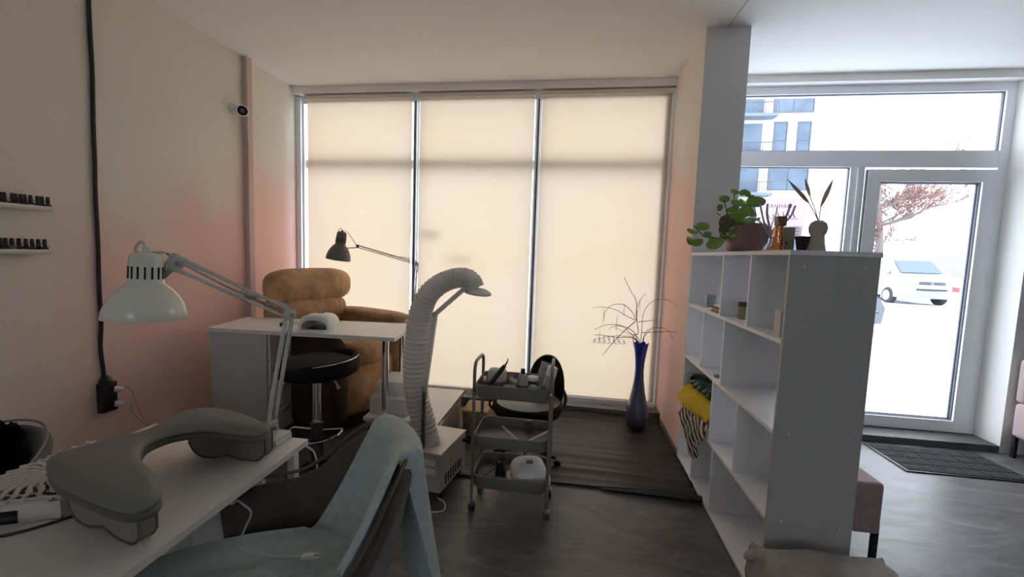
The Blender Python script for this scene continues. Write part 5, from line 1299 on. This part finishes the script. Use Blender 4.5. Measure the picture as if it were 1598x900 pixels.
# bottom tray
zb0 = TR[0][0]+.0125
nail_dryer('nail_dryer', 'white dome nail lamp lying in the bottom tray of the trolley', (-.19, 2.335, zb0), PI+.25, .88)
t = thing('black_drill_unit', 'black drill stand with a thin cable in the bottom tray', 'device', (-.375, 2.36, zb0))
g = G(); g.lathe([(.032, 0), (.034, .01), (.025, .05), (.022, .075), (.015, .08)], (-.365, 2.36, zb0), 16); g.build('stand', M_black, t)
g = G(); g.tube([(-.365, 2.36, zb0+.075), (-.345, 2.37, zb0+.105)], .010, 8); g.build('holder', M_dark, t)
g = G(); g.tube(spline([(-.39, 2.35, zb0+.045), (-.43, 2.31, zb0+.03), (-.475, 2.26, zb0+.01), (-.46, 2.235, zb0+.005), (-.42, 2.25, zb0+.005), (-.38, 2.30, zb0+.005)], 6), .003, 6); g.build('cord', M_black, t)
g = G(); g.tube([(-.48, 2.245, zb0+.006), (-.465, 2.235, zb0+.018)], .007, 8); tag(g.build('white_stopper', M_whitep), 'small white cap in the left corner of the bottom tray', 'cap')
g = G(); g.box(-.42, -.33, 2.24, 2.32, zb0, zb0+.012, bev=.003, rz=.5); tag(g.build('kraft_pouch', mat('olive_pouch', (.14, .12, .09), .7)), 'flat olive pouch in the bottom tray before the drill stand', 'pouch')

# ================================================================ BLACK SWIVEL CHAIR BEHIND THE TROLLEY
sc2 = thing('swivel_chair', 'black round swivel chair with an oval back behind the trolley', 'chair', (-.26, 2.98, 0))
SX, SY = -.27, 2.92
g = G(); g.lathe([(.01, .345), (.20, .350), (.24, .365), (.258, .40), (.250, .435), (.236, .448)], (SX, SY, 0), 44); g.build('seat_base', M_blackleather, sc2, smooth=60)
g = G(); g.lathe([(.236, .447), (.20, .456), (.10, .460), (.01, .461)], (SX, SY, 0), 44); g.build('seat_top', mat('seat_painted_sheen', (.12, .115, .11), .35), sc2, smooth=60)  # grey colour carries the light reflected off the black seat
def oval(u, v):
    a = 2*PI*u; r = v; bx = math.radians(28)
    w = .16*r*math.cos(a); h = .225*r*math.sin(a)
    th = math.radians(62)+w/.30
    return Vector((SX+.30*math.cos(th)-.01, SY+.30*math.sin(th), .505+h))
g = G(); g.grid(oval, 40, 8, True); bmesh.ops.remove_doubles(g.bm, verts=g.bm.verts[:], dist=1e-4); g.build('backrest', M_blackleather, sc2, smooth=80, mods=[SOL(.05), SUB(1)])
g = G(); g.tube(spline([(SX, SY, .325), (SX+.16, SY+.12, .325), (SX+.255, SY+.20, .345), (SX+.27, SY+.23, .42), (SX+.22, SY+.28, .50)], 6), .014, 8); g.build('back_bar', M_black, sc2)
g = G(); g.tube(spline([(SX-.235, SY-.07, .385), (SX-.262, SY-.09, .42), (SX-.255, SY-.09, .462), (SX-.225, SY-.08, .462), (SX-.218, SY-.07, .42), (SX-.225, SY-.06, .385)], 6), .009, 8); g.build('pull_loop', M_black, sc2)
g = G(); g.lathe([(.028, .08), (.028, .20), (.018, .21), (.018, .34)], (SX, SY, 0), 20); g.build('gas_column', M_chrome, sc2)
for k in range(5):
    a = 2*PI*k/5-.35; g = G(); g.tube([(SX, SY, .10), (SX+.24*math.cos(a), SY+.24*math.sin(a), .07)], [.022, .012], 8); lg = g.build('leg', M_black, sc2)
    g = lathe_w([(.024, 0), (.026, .004), (.026, .020), (.024, .024)], (SX+.24*math.cos(a)-.012*math.sin(a), SY+.24*math.sin(a)+.012*math.cos(a)*0-.0, .030), 16, axis=(math.cos(a+PI/2), math.sin(a+PI/2), 0)); g.build('castor', M_black, lg)
